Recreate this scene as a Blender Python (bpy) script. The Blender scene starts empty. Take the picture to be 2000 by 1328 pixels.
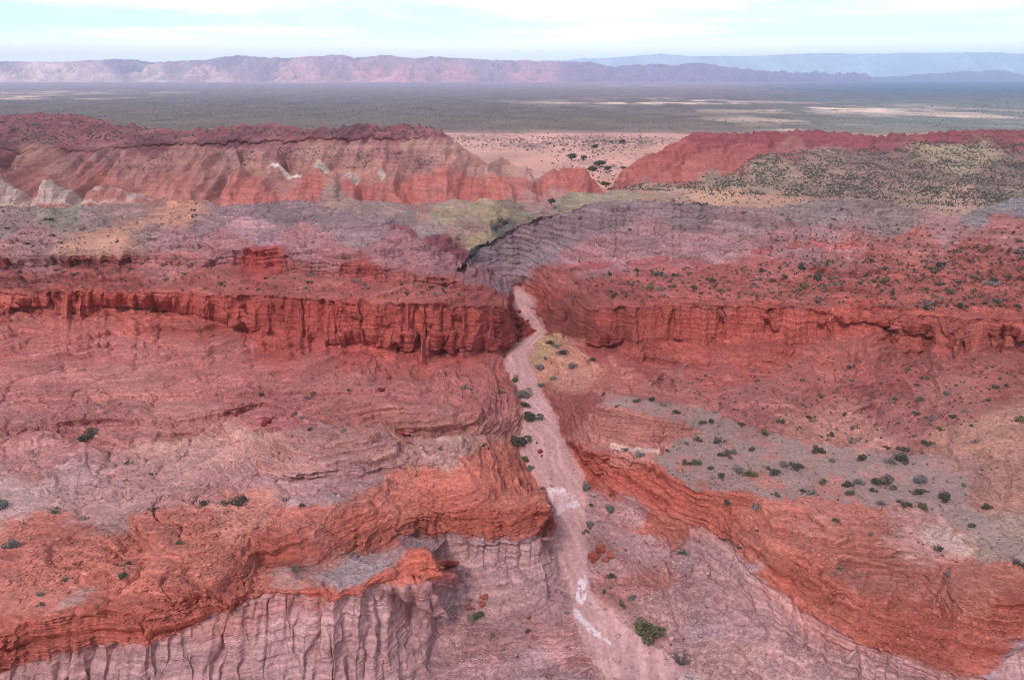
import bpy, math, numpy as np, random
from mathutils import Vector, geometry
from concurrent.futures import ThreadPoolExecutor
S = bpy.context.scene
RES = 1.2            # photo pixels per terrain cell (lower = finer)
# ------------------------------------------------------------------ camera
H = 80.0; PITCH = math.radians(18.5); F = 1540.0; CP, SP = math.cos(PITCH), math.sin(PITCH)
cam = bpy.data.cameras.new('camera'); co = bpy.data.objects.new('camera', cam); S.collection.objects.link(co)
co.location = (0, 0, H); co.rotation_euler = (math.pi/2 - PITCH, 0, 0)
cam.sensor_width = 36; cam.lens = F/2000*36; cam.clip_start = 1; cam.clip_end = 200000
S.camera = co
S.view_settings.view_transform = 'Standard'; S.view_settings.look = 'None'; S.view_settings.exposure = 0.38; S.view_settings.gamma = 1
S.view_settings.use_curve_mapping = False
S.cycles.use_denoising = True; S.cycles.filter_width = 1.0; S.cycles.denoiser = 'OPENIMAGEDENOISE'; S.cycles.max_bounces = 4; S.cycles.diffuse_bounces = 3; S.cycles.volume_bounces = 2
# ------------------------------------------------------------------ sky and sun
SUN_EL, SUN_AZ = math.radians(46), math.radians(-158)      # azimuth from +Y towards +X: sun behind thin cloud, behind the camera
w = bpy.data.worlds.new('World'); S.world = w; w.use_nodes = True
nt = w.node_tree; nt.nodes.clear(); L = nt.links
def N(t, **k):
    n = nt.nodes.new(t)
    for a, b in k.items(): setattr(n, a, b)
    return n
out = N('ShaderNodeOutputWorld'); bg = N('ShaderNodeBackground'); bg.inputs[1].default_value = 0.1
sky = N('ShaderNodeTexSky', sky_type='NISHITA', sun_disc=False, sun_elevation=SUN_EL, sun_rotation=SUN_AZ, altitude=1500, air_density=1.0, dust_density=1.0, ozone_density=1.0)
tc = N('ShaderNodeTexCoord'); sx = N('ShaderNodeSeparateXYZ'); L.new(tc.outputs['Generated'], sx.inputs[0])
def M2(op, a, b, c=None):
    n = N('ShaderNodeMath', operation=op)
    for i, q in enumerate((a, b, c)):
        if q is None: continue
        if isinstance(q, (int, float)): n.inputs[i].default_value = q
        else: L.new(q, n.inputs[i])
    return n.outputs[0]
zc = M2('MAXIMUM', sx.outputs[2], 0.0)
zz_ = M2('DIVIDE', zc, M2('ADD', zc, 0.35))
cb = N('ShaderNodeCombineXYZ'); L.new(sx.outputs[0], cb.inputs[0]); L.new(sx.outputs[1], cb.inputs[1]); L.new(zz_, cb.inputs[2])
mp = N('ShaderNodeMapping'); mp.inputs['Scale'].default_value = (2.6, 2.6, 13.0); mp.inputs['Location'].default_value = (2.3, 0.2, 3.45); L.new(cb.outputs[0], mp.inputs[0])
nz = N('ShaderNodeTexNoise'); nz.inputs['Scale'].default_value = 1.0; nz.inputs['Detail'].default_value = 8; nz.inputs['Roughness'].default_value = 0.55; nz.inputs['Distortion'].default_value = 0.5
L.new(mp.outputs[0], nz.inputs['Vector'])
cr = N('ShaderNodeMapRange'); cr.interpolation_type = 'SMOOTHSTEP'; cr.inputs[1].default_value = 0.40; cr.inputs[2].default_value = 0.62
L.new(nz.outputs[0], cr.inputs[0])
hz = N('ShaderNodeMapRange'); hz.interpolation_type = 'SMOOTHSTEP'; hz.inputs[1].default_value = 0.050; hz.inputs[2].default_value = 0.032; L.new(sx.outputs[2], hz.inputs[0])
cov = M2('MAXIMUM', cr.outputs[0], M2('MULTIPLY', hz.outputs[0], 0.85))
tint = N('ShaderNodeMix', data_type='RGBA', blend_type='MULTIPLY'); tint.inputs[0].default_value = 1; L.new(sky.outputs[0], tint.inputs[6]); tint.inputs[7].default_value = (1.50, 1.82, 1.86, 1)
mx = N('ShaderNodeMix', data_type='RGBA'); L.new(cov, mx.inputs[0]); L.new(tint.outputs[2], mx.inputs[6]); 
glow = N('ShaderNodeMapRange'); glow.inputs[1].default_value = .18; glow.inputs[2].default_value = .02; glow.inputs[3].default_value = 1.0; glow.inputs[4].default_value = 2.1; L.new(sx.outputs[2], glow.inputs[0])
cmul = N('ShaderNodeVectorMath', operation='SCALE'); cmul.inputs[0].default_value = (8.0, 8.4, 8.5); L.new(glow.outputs[0], cmul.inputs[3]); L.new(cmul.outputs[0], mx.inputs[7])
L.new(mx.outputs[2], bg.inputs[0]); L.new(bg.outputs[0], out.inputs[0])
sl = bpy.data.lights.new('sun', 'SUN'); sl.energy = 2.0; sl.angle = math.radians(14); sl.color = (1, 0.95, 0.91)
so = bpy.data.objects.new('sun', sl); S.collection.objects.link(so)
d = Vector((math.sin(SUN_AZ)*math.cos(SUN_EL), math.cos(SUN_AZ)*math.cos(SUN_EL), math.sin(SUN_EL)))
so.rotation_euler = d.to_track_quat('Z', 'Y').to_euler(); so.location = (-60, 40, 300)
# ------------------------------------------------------------------ numpy noise
POOL = ThreadPoolExecutor(4)
_rng = np.random.RandomState(7)
G3 = _rng.normal(size=(4096, 3)).astype(np.float32); G3 /= np.linalg.norm(G3, axis=1)[:, None]
def _pn(x, y, z, seed):
    xi = np.floor(x); yi = np.floor(y); zi = np.floor(z)
    fx = (x-xi).astype(np.float32); fy = (y-yi).astype(np.float32); fz = (z-zi).astype(np.float32)
    xi = xi.astype(np.int64); yi = yi.astype(np.int64); zi = zi.astype(np.int64)
    ux = fx*fx*fx*(fx*(fx*6-15)+10); uy = fy*fy*fy*(fy*(fy*6-15)+10); uz = fz*fz*fz*(fz*(fz*6-15)+10)
    hx = (xi*73856093, (xi+1)*73856093); hy = (yi*19349663, (yi+1)*19349663); hzz = (zi*83492791 + seed*7919, (zi+1)*83492791 + seed*7919)
    r = []
    for k in (0, 1):
        rr = []
        for j in (0, 1):
            c = []
            for i in (0, 1):
                h = hx[i] ^ hy[j] ^ hzz[k]; h = (h ^ (h >> 13)) * 1274126177; h = (h ^ (h >> 16)) & 4095
                c.append(G3[h, 0]*(fx-i) + G3[h, 1]*(fy-j) + G3[h, 2]*(fz-k))
            rr.append(c[0] + ux*(c[1]-c[0]))
        r.append(rr[0] + uy*(rr[1]-rr[0]))
    return (r[0] + uz*(r[1]-r[0]))*1.5
def noise(x, y, z=0.0, seed=0):
    x, y, z = np.broadcast_arrays(x, y, z); sh = x.shape
    x = x.ravel(); y = y.ravel(); z = z.ravel()
    if x.size < 50000: return _pn(x, y, z, seed).reshape(sh)
    ix = np.array_split(np.arange(x.size), 16)
    return np.concatenate(list(POOL.map(lambda i: _pn(x[i[0]:i[-1]+1], y[i[0]:i[-1]+1], z[i[0]:i[-1]+1], seed), ix))).reshape(sh)
def fbm(x, y, z=0.0, o=4, seed=0, g=0.5):
    a = 1; s = 0
    for k in range(o):
        s = s + a*noise(x*2**k, y*2**k, z*2**k, seed+k*13); a *= g
    return s
def ridged(x, y, z=0.0, seed=0): return 1-np.minimum(np.abs(noise(x, y, z, seed))*2.2, 1)
def sstep(a, b, x):
    t = np.clip((x-a)/(b-a), 0, 1); return t*t*(3-2*t)
TN = np.array([1.13, 1.04, .96])
def lin(c):
    c = np.asarray(c, float)/255; return np.where(c <= .04045, c/12.92, ((c+.055)/1.055)**2.4)
# ------------------------------------------------------------------ helpers on the picture rays (camera above) -> world
def kcot(v):
    b = (v-664)/F; return (CP - b*SP)/(SP + b*CP)
def unproj(u, v, z):
    b = (v-664)/F; t = (H-z)/(SP + b*CP)
    return np.stack([t*(u-1000)/F, t*(CP-b*SP), np.broadcast_to(z, t.shape)], -1)
def zfromY(v, Y): return H - Y/kcot(v)
def blur(a, s):
    r = int(3*s)+1; k = np.exp(-.5*(np.arange(-r, r+1)/s)**2); k /= k.sum()
    for ax in (0, 1):
        p = np.pad(a, [(r, r) if i == ax else (0, 0) for i in range(2)], mode='edge')
        o = np.zeros_like(a)
        for i, kk in enumerate(k):
            o += kk*(p[i:i+a.shape[0]] if ax == 0 else p[:, i:i+a.shape[1]])
        a = o
    return a
class Raster:
    def __init__(s, u0, u1, v0, v1): s.u0, s.v0, s.w, s.h = u0, v0, u1-u0, v1-v0
    def sample(s, a, u, v):
        x = np.clip(u-s.u0, 0, s.w-1.001); y = np.clip(v-s.v0, 0, s.h-1.001)
        xi = x.astype(int); yi = y.astype(int); fx = x-xi; fy = y-yi
        return (a[yi, xi]*(1-fx)+a[yi, xi+1]*fx)*(1-fy) + (a[yi+1, xi]*(1-fx)+a[yi+1, xi+1]*fx)*fy
    def mask(s, poly):
        uu, vv = np.meshgrid(np.arange(s.w)+s.u0+.5, np.arange(s.h)+s.v0+.5); return inpoly(poly, uu, vv)
def inpoly(poly, u, v):
    m = np.zeros(u.shape, bool); n = len(poly)
    for i in range(n):
        x0, y0 = poly[i][:2]; x1, y1 = poly[(i+1) % n][:2]
        if y0 == y1: continue
        c = ((y0 > v) != (y1 > v)) & (u < (x1-x0)*(v-y0)/(y1-y0)+x0); m ^= c
    return m
def tin(R, lines, step=7, sg=1.6):
    pts, zs = [], []
    for l in lines:
        l = list(l)
        if len(l) > 1:
            if l[0][0] <= -110: l.insert(0, (R.u0+2, l[0][1], l[0][2]))
            if l[-1][0] >= 2110: l.append((R.u0+R.w-2, l[-1][1], l[-1][2]))
        for a, b in zip(l[:-1], l[1:]):
            n = max(1, int(math.hypot(b[0]-a[0], b[1]-a[1])/step))
            for i in range(n):
                t = i/n; pts.append((a[0]+t*(b[0]-a[0]), a[1]+t*(b[1]-a[1]))); zs.append(a[2]+t*(b[2]-a[2]))
        pts.append(l[-1][:2]); zs.append(l[-1][2])
    vs, _, fs, ov, _, _ = geometry.delaunay_2d_cdt([Vector(p) for p in pts], [], [], 0, 1e-4)
    zz = [np.mean([zs[i] for i in o]) for o in ov]
    g = np.full((R.h, R.w), np.nan)
    for f in fs:
        (x0, y0), (x1, y1), (x2, y2) = [(vs[i][0]-R.u0, vs[i][1]-R.v0) for i in f]
        D = (x1-x0)*(y2-y0)-(x2-x0)*(y1-y0)
        if abs(D) < 1e-9: continue
        a, b = max(0, int(min(x0, x1, x2))), min(R.w-1, int(max(x0, x1, x2))+1); c, d2 = max(0, int(min(y0, y1, y2))), min(R.h-1, int(max(y0, y1, y2))+1)
        if b < a or d2 < c: continue
        X, Y = np.meshgrid(np.arange(a, b+1), np.arange(c, d2+1))
        l1 = ((X-x0)*(y2-y0)-(x2-x0)*(Y-y0))/D; l2 = ((x1-x0)*(Y-y0)-(X-x0)*(y1-y0))/D
        m = (l1 >= -1e-3) & (l2 >= -1e-3) & (l1+l2 <= 1.001)
        zv = zz[f[0]]*(1-l1-l2)+zz[f[1]]*l1+zz[f[2]]*l2
        s = g[c:d2+1, a:b+1]; s[m] = zv[m]
    # fill the outside by nearest column/row values
    for arr in (g, g.T, g[::-1], g.T[::-1]):
        for i in range(1, arr.shape[0]):
            m = np.isnan(arr[i]); arr[i][m] = arr[i-1][m]
    return blur(g, sg)
def grid_faces(nv, nu):
    i = np.arange(nv*nu).reshape(nv, nu)
    return np.stack([i[:-1, :-1], i[1:, :-1], i[1:, 1:], i[:-1, 1:]], -1).reshape(-1, 4)   # rows go from near to far: wound below
def make_mesh(name, P, faces, mat, col=None, smooth=True):
    used = np.unique(faces); re = np.zeros(len(P), np.int64); re[used] = np.arange(len(used))
    P = P[used]; faces = re[faces]; k = faces.shape[1]
    me = bpy.data.meshes.new(name); me.vertices.add(len(P)); me.vertices.foreach_set('co', P.astype(np.float32).ravel())
    me.loops.add(faces.size); me.loops.foreach_set('vertex_index', faces.astype(np.int32).ravel())
    me.polygons.add(len(faces)); me.polygons.foreach_set('loop_start', (np.arange(len(faces))*k).astype(np.int32))
    me.polygons.foreach_set('loop_total', np.full(len(faces), k, np.int32))
    if smooth: me.polygons.foreach_set('use_smooth', np.ones(len(faces), bool))
    me.update(calc_edges=True); me.validate()
    if col is not None:
        c = col[used]; a = me.color_attributes.new('Col', 'FLOAT_COLOR', 'POINT')
        a.data.foreach_set('color', np.concatenate([c, np.ones((len(c), 1))], 1).astype(np.float32).ravel())
    me.materials.append(mat); return me
def link(name, me, label=None, cat=None, group=None, kind=None, parent=None):
    o = bpy.data.objects.new(name, me); S.collection.objects.link(o)
    if label: o['label'] = label
    if cat: o['category'] = cat
    if group: o['group'] = group
    if kind: o['kind'] = kind
    if parent: o.parent = parent
    return o
# ------------------------------------------------------------------ materials
def rock_material(name, strat=1.0, speck=1.0, bump=1.0, fine=1.0, dots=None):
    m = bpy.data.materials.new(name); m.use_nodes = True; t = m.node_tree; t.nodes.clear(); K = t.links
    def n(tp, **k):
        q = t.nodes.new(tp)
        for a, b in k.items(): setattr(q, a, b)
        return q
    o = n('ShaderNodeOutputMaterial'); b = n('ShaderNodeBsdfPrincipled'); b.inputs['Roughness'].default_value = 0.95; b.inputs['Specular IOR Level'].default_value = 0.12
    K.new(b.outputs[0], o.inputs[0])
    at = n('ShaderNodeAttribute', attribute_name='Col'); ge = n('ShaderNodeNewGeometry')
    def tex(scale, sc, detail=5, rough=0.6, dist=0.0):
        mpn = n('ShaderNodeMapping'); mpn.inputs['Scale'].default_value = sc; mpn.inputs['Rotation'].default_value = (math.radians(2.0), math.radians(-2.5), 0); K.new(ge.outputs['Position'], mpn.inputs[0])
        x = n('ShaderNodeTexNoise'); x.inputs['Scale'].default_value = scale; x.inputs['Detail'].default_value = detail; x.inputs['Roughness'].default_value = rough; x.inputs['Distortion'].default_value = dist
        K.new(mpn.outputs[0], x.inputs['Vector']); return x
    def rng(src, lo, hi, a=0.3, c=0.7):
        r = n('ShaderNodeMapRange'); r.inputs[1].default_value = a; r.inputs[2].default_value = c; r.inputs[3].default_value = lo; r.inputs[4].default_value = hi; K.new(src, r.inputs[0]); return r.outputs[0]
    def mul(a, c):
        q = n('ShaderNodeVectorMath', operation='MULTIPLY'); K.new(a, q.inputs[0]); K.new(c, q.inputs[1]); return q.outputs[0]
    st = tex(1.0*fine, (0.05, 0.05, 1.9), 5, 0.65, 0.3)          # sediment layers: thin in height, long sideways
    sp = tex(1.6*fine, (1, 1, 1), 7, 0.7)                          # grit and pebbles
    bl = tex(0.07*fine, (1, 1, 1), 5, 0.55, 0.6)                   # broad weathering patches
    c = mul(at.outputs['Color'], rng(st.outputs[0], 1-.20*strat, 1+.20*strat, .36, .64))
    c = mul(c, rng(sp.outputs[0], 1-.26*speck, 1+.26*speck, .34, .66))
    seam_shade = tex(1.0*fine, (0.10, 0.10, 2.6), 4, 0.6, 0.4)              # thin dark lines: bedding seams, joints and ledge shadows put into the colour
    ab = n('ShaderNodeMath', operation='SUBTRACT'); K.new(seam_shade.outputs[0], ab.inputs[0]); ab.inputs[1].default_value = .5
    ab2 = n('ShaderNodeMath', operation='ABSOLUTE'); K.new(ab.outputs[0], ab2.inputs[0]); sm_ = rng(ab2.outputs[0], 1-.30*min(1, strat), 1, .0, .022); c = mul(c, sm_)
    c = mul(c, rng(bl.outputs[0], .88, 1.12))
    if dots:
        vo = n('ShaderNodeTexVoronoi'); vo.inputs['Scale'].default_value = dots[0]; vo.inputs['Randomness'].default_value = 1; K.new(ge.outputs['Position'], vo.inputs['Vector'])
        big = tex(dots[0]*.05, (1, 1, 1), 3, .5)
        th = n('ShaderNodeMath', operation='LESS_THAN'); K.new(vo.outputs[0], th.inputs[0]); K.new(rng(big.outputs[0], dots[2], dots[3]), th.inputs[1])
        mxx = n('ShaderNodeMix', data_type='RGBA'); K.new(th.outputs[0], mxx.inputs[0]); K.new(c, mxx.inputs[6]); mxx.inputs[7].default_value = dots[1]; c = mxx.outputs[2]
    K.new(c, b.inputs['Base Color'])
    ad = n('ShaderNodeMath', operation='MULTIPLY_ADD'); K.new(st.outputs[0], ad.inputs[0]); ad.inputs[1].default_value = 0.9*strat; K.new(sp.outputs[0], ad.inputs[2])
    bm = n('ShaderNodeBump'); bm.inputs['Strength'].default_value = min(1, .9*bump); bm.inputs['Distance'].default_value = .5/fine; K.new(ad.outputs[0], bm.inputs['Height']); K.new(bm.outputs[0], b.inputs['Normal'])
    return m
def plain_mat(name, rgb, rough=.9, var=.35, scale=3.0, spec=.1):
    m = bpy.data.materials.new(name); m.use_nodes = True; t = m.node_tree; b = t.nodes['Principled BSDF']
    b.inputs['Roughness'].default_value = rough; b.inputs['Specular IOR Level'].default_value = spec
    x = t.nodes.new('ShaderNodeTexNoise'); x.inputs['Scale'].default_value = scale; x.inputs['Detail'].default_value = 4
    g = t.nodes.new('ShaderNodeNewGeometry'); t.links.new(g.outputs['Position'], x.inputs['Vector'])
    r = t.nodes.new('ShaderNodeMix'); r.data_type = 'RGBA'; c = lin(rgb)
    r.inputs[6].default_value = (*(c*(1-var)), 1); r.inputs[7].default_value = (*(c*(1+var)), 1)
    mr = t.nodes.new('ShaderNodeMapRange'); mr.inputs[1].default_value = .3; mr.inputs[2].default_value = .7; t.links.new(x.outputs[0], mr.inputs[0]); t.links.new(mr.outputs[0], r.inputs[0]); t.links.new(r.outputs[2], b.inputs['Base Color'])
    return m
M_ROCK = rock_material('layered_rock', 1.15, 1.25); M_BED = rock_material('sand_bed', .15, .55, .45); M_GRAV = rock_material('gravel', .2, 1.1, .8)
M_FAR = rock_material('far_rock', .8, .8, 1.0, .35); M_MT = rock_material('mountain_rock', .5, 1.0, .0, .012)
M_PLAIN = rock_material('plain_ground', .0, .5, .2, .1, dots=None)
# ================================================================== THE CANYON (near terrain)
R1 = Raster(-430, 2430, 370, 1720)
zr = lambda v: float(np.interp(v, [556, 700, 1000, 1200, 1720], [3.0, 1.5, .4, .2, 0]))
bankL = [(1003,556),(1003,600),(1012,612),(1040,640),(1045,648),(1010,668),(992,685),(984,710),(990,730),(1000,745),(1012,765),(1020,785),(1022,820),(1015,850),(1010,870),(1018,890),(1030,915),(1048,940),(1066,962),(1078,985),(1085,1004),(1086,1060),(1093,1100),(1108,1140),(1118,1175)]
bankR = [(1016,556),(1032,570),(1050,588),(1040,602),(1052,618),(1063,635),(1072,645),(1050,665),(1036,685),(1034,705),(1045,730),(1055,755),(1072,785),(1090,815),(1096,845),(1110,868),(1130,900),(1143,925),(1148,960),(1145,1000),(1150,1060),(1152,1120),(1160,1160)]
riv = lambda b: [(u, v, zr(v)) for u, v in b]
lines = [riv(bankL), riv(bankR),
 # bottom floor and front bluff (left)
 [(-420,1700,-1),(2420,1700,-1)],
 [(-120,1600,0),(300,1560,0),(600,1480,0),(750,1400,0),(820,1340,0),(880,1290,.5),(898,1240,1),(893,1190,2),(882,1150,4),(874,1115,6.5)],
 [(-120,1335,12),(0,1311,13),(83,1288,13.5),(153,1272,14),(198,1259,14),(289,1263,14.5),(351,1235,15),(413,1197,15.5),(459,1185,16),(516,1162,16.3),(600,1162,16),(645,1172,15.8),(700,1162,15.5),(750,1137,15),(800,1124,14.5),(852,1114,14)],
 [(-120,1245,17.5),(0,1228,18.5),(74,1201,19),(83,1208,18.8),(145,1183,19),(207,1179,18.7),(289,1187,18.5),(330,1168,18.8),(384,1152,19),(446,1168,18.3),(470,1155,18),(516,1148,17),(600,1147,17),(645,1152,16.8),(700,1142,16.6),(740,1118,16.2),(770,1090,16.6),(790,1074,16.8),(815,1068,16.8),(840,1078,16.6),(850,1092,15.8)],
 # second bluff: fan, white face, orange wall
 [(880,1215,2),(910,1200,1.5),(980,1215,1),(1060,1190,.7),(1100,1172,.5)],
 [(872,1105,6),(900,1090,6.5),(940,1085,7),(980,1090,6),(1020,1100,4.8),(1060,1100,4.2),(1081,1095,3)],
 [(820,1051,9.5),(890,1049,9.5),(939,1063,8.6),(1014,1057,8.6),(1076,1047,7.6)],
 [(524,1102,16),(620,1098,15.3),(661,1090,14.5),(700,1077,13.5),(760,1060,12),(800,1052,11)],
 [(289,1018,19.3),(404,1020,19.3),(467,1028,19.2),(533,1044,18.8),(578,1032,18.7),(632,1011,18.2),(650,986,18.2),(720,991,16.8),(727,1008,15.8),(760,1000,15.2),(848,995,14),(939,989,13.6),(993,995,13.2),(1030,985,13),(1060,968,12.6),(1076,992,11.5)],
 [(-120,1000,18.5),(0,985,18.5),(150,970,18),(300,985,18.5),(420,985,18),(520,975,17.5),(620,975,17),(690,950,17),(740,938,16.5)],
 [(500,935,16.3),(560,940,15.7),(642,933,15.5),(705,928,15.2),(750,918,15),(782,915,14.8),(850,925,14),(887,917,14)],
 [(500,919,17.3),(530,915,17.4),(595,923,17.2),(642,912,17.3),(705,906,17),(750,893,17),(782,890,16.7),(830,905,15.5),(887,905,14.8),(960,897,12.5)],
 [(1000,930,8),(1035,950,2.5)],
 [(500,850,18),(560,846,18.8),(607,847,19),(670,847,19),(725,842,18.7),(780,858,16.5),(835,870,14.5),(857,862,14.5),(900,859,14.5),(945,870,12),(975,880,8)],
 [(670,830,16.8),(725,828,15.5),(745,833,14.3),(787,849,12.5),(837,856,12),(900,848,11.5),(950,848,8),(985,850,4)],
 [(670,800,16.5),(725,793,16.8),(782,796,16.5),(835,800,16),(875,806,14.8),(942,805,12.5),(975,815,8),(1000,830,3)],
 [(-120,870,13.5),(0,864,13),(60,850,12.8),(125,842,12.5),(170,848,12),(225,883,12),(302,867,12),(335,858,11.8),(400,836,11.8),(457,808,12.2),(500,801,12.5),(560,806,14)],
 [(-120,830,15.5),(0,826,15.4),(37,820,15.4),(92,813,15.3),(165,808,15),(230,812,14.3),(290,820,13.8),(320,804,14.8),(375,800,14.6),(445,793,14.3),(480,785,14.8),(520,784,15),(560,786,14.8),(620,783,14.8),(665,790,15.5)],
 [(198,845,13.6),(240,851,13.6),(290,850,13.2)], [(185,835,12.6),(240,838,12.7),(300,838,12.6)],
 [(-120,786,13.6),(0,782,13.6),(155,786,13.5),(210,786,13.4),(275,783,13.4),(400,779,13.4),(500,775,13.6),(700,772,13),(800,766,12.4)],
 [(-120,774,14.8),(0,768,14.8),(155,770,14.6),(210,769,14.7),(275,766,14.5),(400,768,14.2),(500,763,14.6),(700,757,13.9),(800,752,13.2),(900,762,12.3),(960,768,9),(1000,775,3)],
 # left red cliff: foot, rim, bench, upper ledge, hill
 [(-120,700,15.2),(200,700,14.6),(400,722,13),(600,732,11),(800,734,9),(930,728,6.3),(975,715,3.5)],
 [(-120,608,17.8),(0,612,17.8),(70,608,18),(150,604,18),(250,606,18),(330,612,17.2),(380,640,16),(450,665,13.6),(550,686,11.5),(640,697,10.8),(760,708,8),(850,711,6.6),(930,702,5.4),(975,690,3.5)],
 [(380,620,16.9),(450,640,15.3),(550,660,12.9),(640,672,12.2),(760,690,9),(850,701,7.2)],
 [(-120,572,23),(0,570,23),(60,575,22.8),(80,568,23.5),(200,566,24),(330,570,24),(440,572,24),(550,578,24.2),(640,582,24),(700,585,23.5),(780,590,22.5),(850,592,21.8),(930,594,20),(975,598,18),(994,604,16)],
 [(-120,520,26.5),(0,520,26.5),(100,516,26.5),(250,510,26.5),(400,515,26),(430,515,25.6),(560,517,25.5),(620,528,25),(700,540,24),(800,552,22.5),(880,560,20.5),(960,575,18.5),(990,585,16.5)],
 [(-120,500,29),(0,500,29),(130,498,29),(250,497,28.6),(400,505,27.5),(432,487,29.8),(500,484,30),(560,492,29),(600,503,28),(700,507,28.2),(740,512,27.5),(800,530,25.5),(860,540,24),(920,555,21),(970,565,18.8),(992,575,16.5)],
 [(350,450,32),(450,445,32.2),(550,445,32.4),(650,450,31.8),(700,460,31),(760,480,29.3),(850,510,25.5),(920,535,20.5)],
 [(250,470,30.5),(300,445,31.5),(340,425,32.5),(380,408,33.3),(430,400,34),(550,393,34.3),(620,398,34),(700,415,33),(760,440,31.5),(830,470,28.5),(890,500,24.5),(930,520,20),(960,535,15.5),(985,550,9),(1000,557,4)],
 # far left: hill, sand, flats
 [(-120,402,35),(0,402,34),(50,406,33.5),(110,418,32.5),(190,436,31)], [(-120,450,32.5),(0,450,32),(80,455,31.5),(120,475,30.5)], [(-120,480,30.5),(0,480,30.5),(60,490,29.8)],
 [(150,480,29.8),(200,462,29.8),(250,445,30),(300,425,29.8),(350,408,29.5),(385,398,29)], [(110,405,27),(150,425,29)], [(200,415,28.5),(260,400,28)], [(0,393,28),(150,398,27),(300,390,28)],
 # right hill beyond the gorge
 [(905,508,13),(935,480,14),(1000,450,20),(1040,430,24),(1087,420,27),(1135,405,29.5),(1175,392,32),(1250,392,32),(1362,396,31),(1400,400,30.5),(1440,408,30),(1500,406,30.5),(1587,392,32),(1650,386,33),(1725,395,32),(1775,405,31),(1850,422,29),(1875,420,29),(1925,405,31),(2000,382,34),(2120,372,35.5)],
 [(908,513,12.5),(935,513,11.3),(960,528,8.5),(985,542,6),(1005,551,4)],
 [(1020,500,12),(1100,460,22),(1200,445,26),(1350,445,26.5),(1500,440,27.3),(1650,430,29),(1800,435,28.8)],
 [(1030,530,9),(1060,520,13),(1100,510,17),(1200,505,20),(1300,500,21.5),(1400,495,22.5),(1500,490,23.5),(1600,485,24.3),(1700,475,25.5),(1800,462,27),(1900,450,28.2),(2000,440,29),(2120,432,30)],
 [(1060,560,8),(1090,555,13),(1150,560,16.5),(1200,560,18.8),(1300,552,20),(1500,550,20.3),(1700,550,20.5),(2000,550,20.5),(2120,550,20.5)],
 [(1500,515,22.3),(1700,512,23),(1850,500,24.3),(2000,492,25.3),(2120,490,25.5)],
 # right red cliff
 [(1046,603,3.8),(1075,600,9),(1110,600,13),(1165,602,16.5),(1210,596,18.2),(1300,594,18.6),(1370,595,18.6),(1450,596,18.6),(1550,597,18.6),(1610,605,18),(1670,614,17),(1725,624,16),(1755,612,17.3),(1780,609,17.5),(1850,610,17.5),(1875,620,16.8),(2000,620,16.8),(2120,620,16.8)],
 [(1064,630,2.5),(1080,650,3),(1120,668,4),(1165,690,4.5),(1220,702,5.4),(1300,704,6.4),(1370,708,6.4),(1450,708,6.8),(1530,692,8),(1600,660,10.5),(1650,635,13.5),(1700,634,14.3),(1740,645,13),(1770,665,11),(1830,680,9.5),(1900,690,8.5),(2000,690,8.5),(2120,690,8.5)],
 [(1200,676,7),(1220,672,7.6),(1300,668,8.2),(1370,672,7.9),(1450,662,9.3),(1510,655,10.2)],
 [(1080,672,2.4),(1130,700,3.2),(1145,750,3.2)], [(1060,740,1.7),(1085,758,3)],
 [(1790,705,7.5),(1740,760,5.5),(1700,810,4.5),(1670,845,4.3)], [(1640,720,9.5),(1600,780,7.2)], [(1850,760,9)],
 [(1300,740,5.8)], [(1150,762,4.2),(1215,758,6.5),(1300,768,7.2),(1400,788,7.2),(1500,800,6.6),(1600,820,6)], [(1850,800,9.3),(2000,780,10.5),(2120,780,10.5)],
 # river-side rubble bank, grey tongue and fin
 [(1085,760,3),(1110,775,5.2),(1122,800,6.5),(1122,838,5.2)],
 [(1165,788,11.5),(1240,803,12),(1330,832,11.5),(1378,838,10.3)],
 [(1190,768,11),(1260,780,10.8),(1330,792,10.3),(1400,808,9.8)],
 [(1112,848,2.2),(1140,862,7),(1180,868,8.2),(1250,870,8.8),(1330,862,9),(1375,848,9.2)],
 [(1112,858,3.5),(1150,880,7),(1200,890,9),(1270,897,10),(1300,922,10.5),(1340,945,11),(1370,962,11),(1405,966,11),(1460,960,11.5),(1500,970,12)],
 [(1350,910,10.5),(1500,920,10.8),(1700,940,11.5)], [(1500,850,9.5),(1600,875,10),(1700,880,10.3),(1850,890,11)], [(1400,850,9.6)],
 [(1900,840,12),(2000,850,13),(2120,850,13.5)], [(1950,1000,13),(2120,980,14.5)], [(2000,930,13.6)],
 # right orange bluff
 [(1112,868,1),(1135,897,1),(1150,920,1.2),(1175,945,1.8),(1210,975,2.5),(1270,1010,3.2),(1320,1036,4),(1345,1034,4.3)],
 [(1352,1030,4.7),(1374,1032,5),(1411,1053,5.5),(1424,1077,5.8),(1465,1123,6.3),(1507,1152,6.6),(1568,1189,6.8),(1622,1222,7),(1672,1251,7.2),(1738,1272,7.6),(1816,1300,8),(1878,1321,8.2),(1940,1330,8.4),(1961,1292,9.5),(2000,1268,10),(2120,1230,10.5)],
 [(1345,1060,2.8),(1380,1085,2.5),(1410,1130,2),(1440,1180,1.8),(1490,1225,1.5),(1550,1265,1.3),(1610,1300,1.2),(1670,1340,1),(1738,1375,1),(1850,1430,1),(2120,1500,1)],
 [(1430,1045,8.4),(1460,1062,9),(1507,1080,10.2),(1564,1100,11),(1606,1122,11.5),(1650,1145,11.3),(1693,1168,11),(1763,1193,10.8),(1796,1206,10.6),(1850,1226,10.3),(1885,1192,12),(1950,1180,13),(2000,1165,13.5),(2120,1140,14)],
 [(1600,1078,10.9),(1700,1112,10.4),(1790,1145,10.0),(1840,1190,9.6)],
 [(1520,1022,12.4),(1580,1045,12.2),(1660,1070,12),(1720,1082,12),(1800,1108,12),(1850,1140,11.8)],
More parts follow.
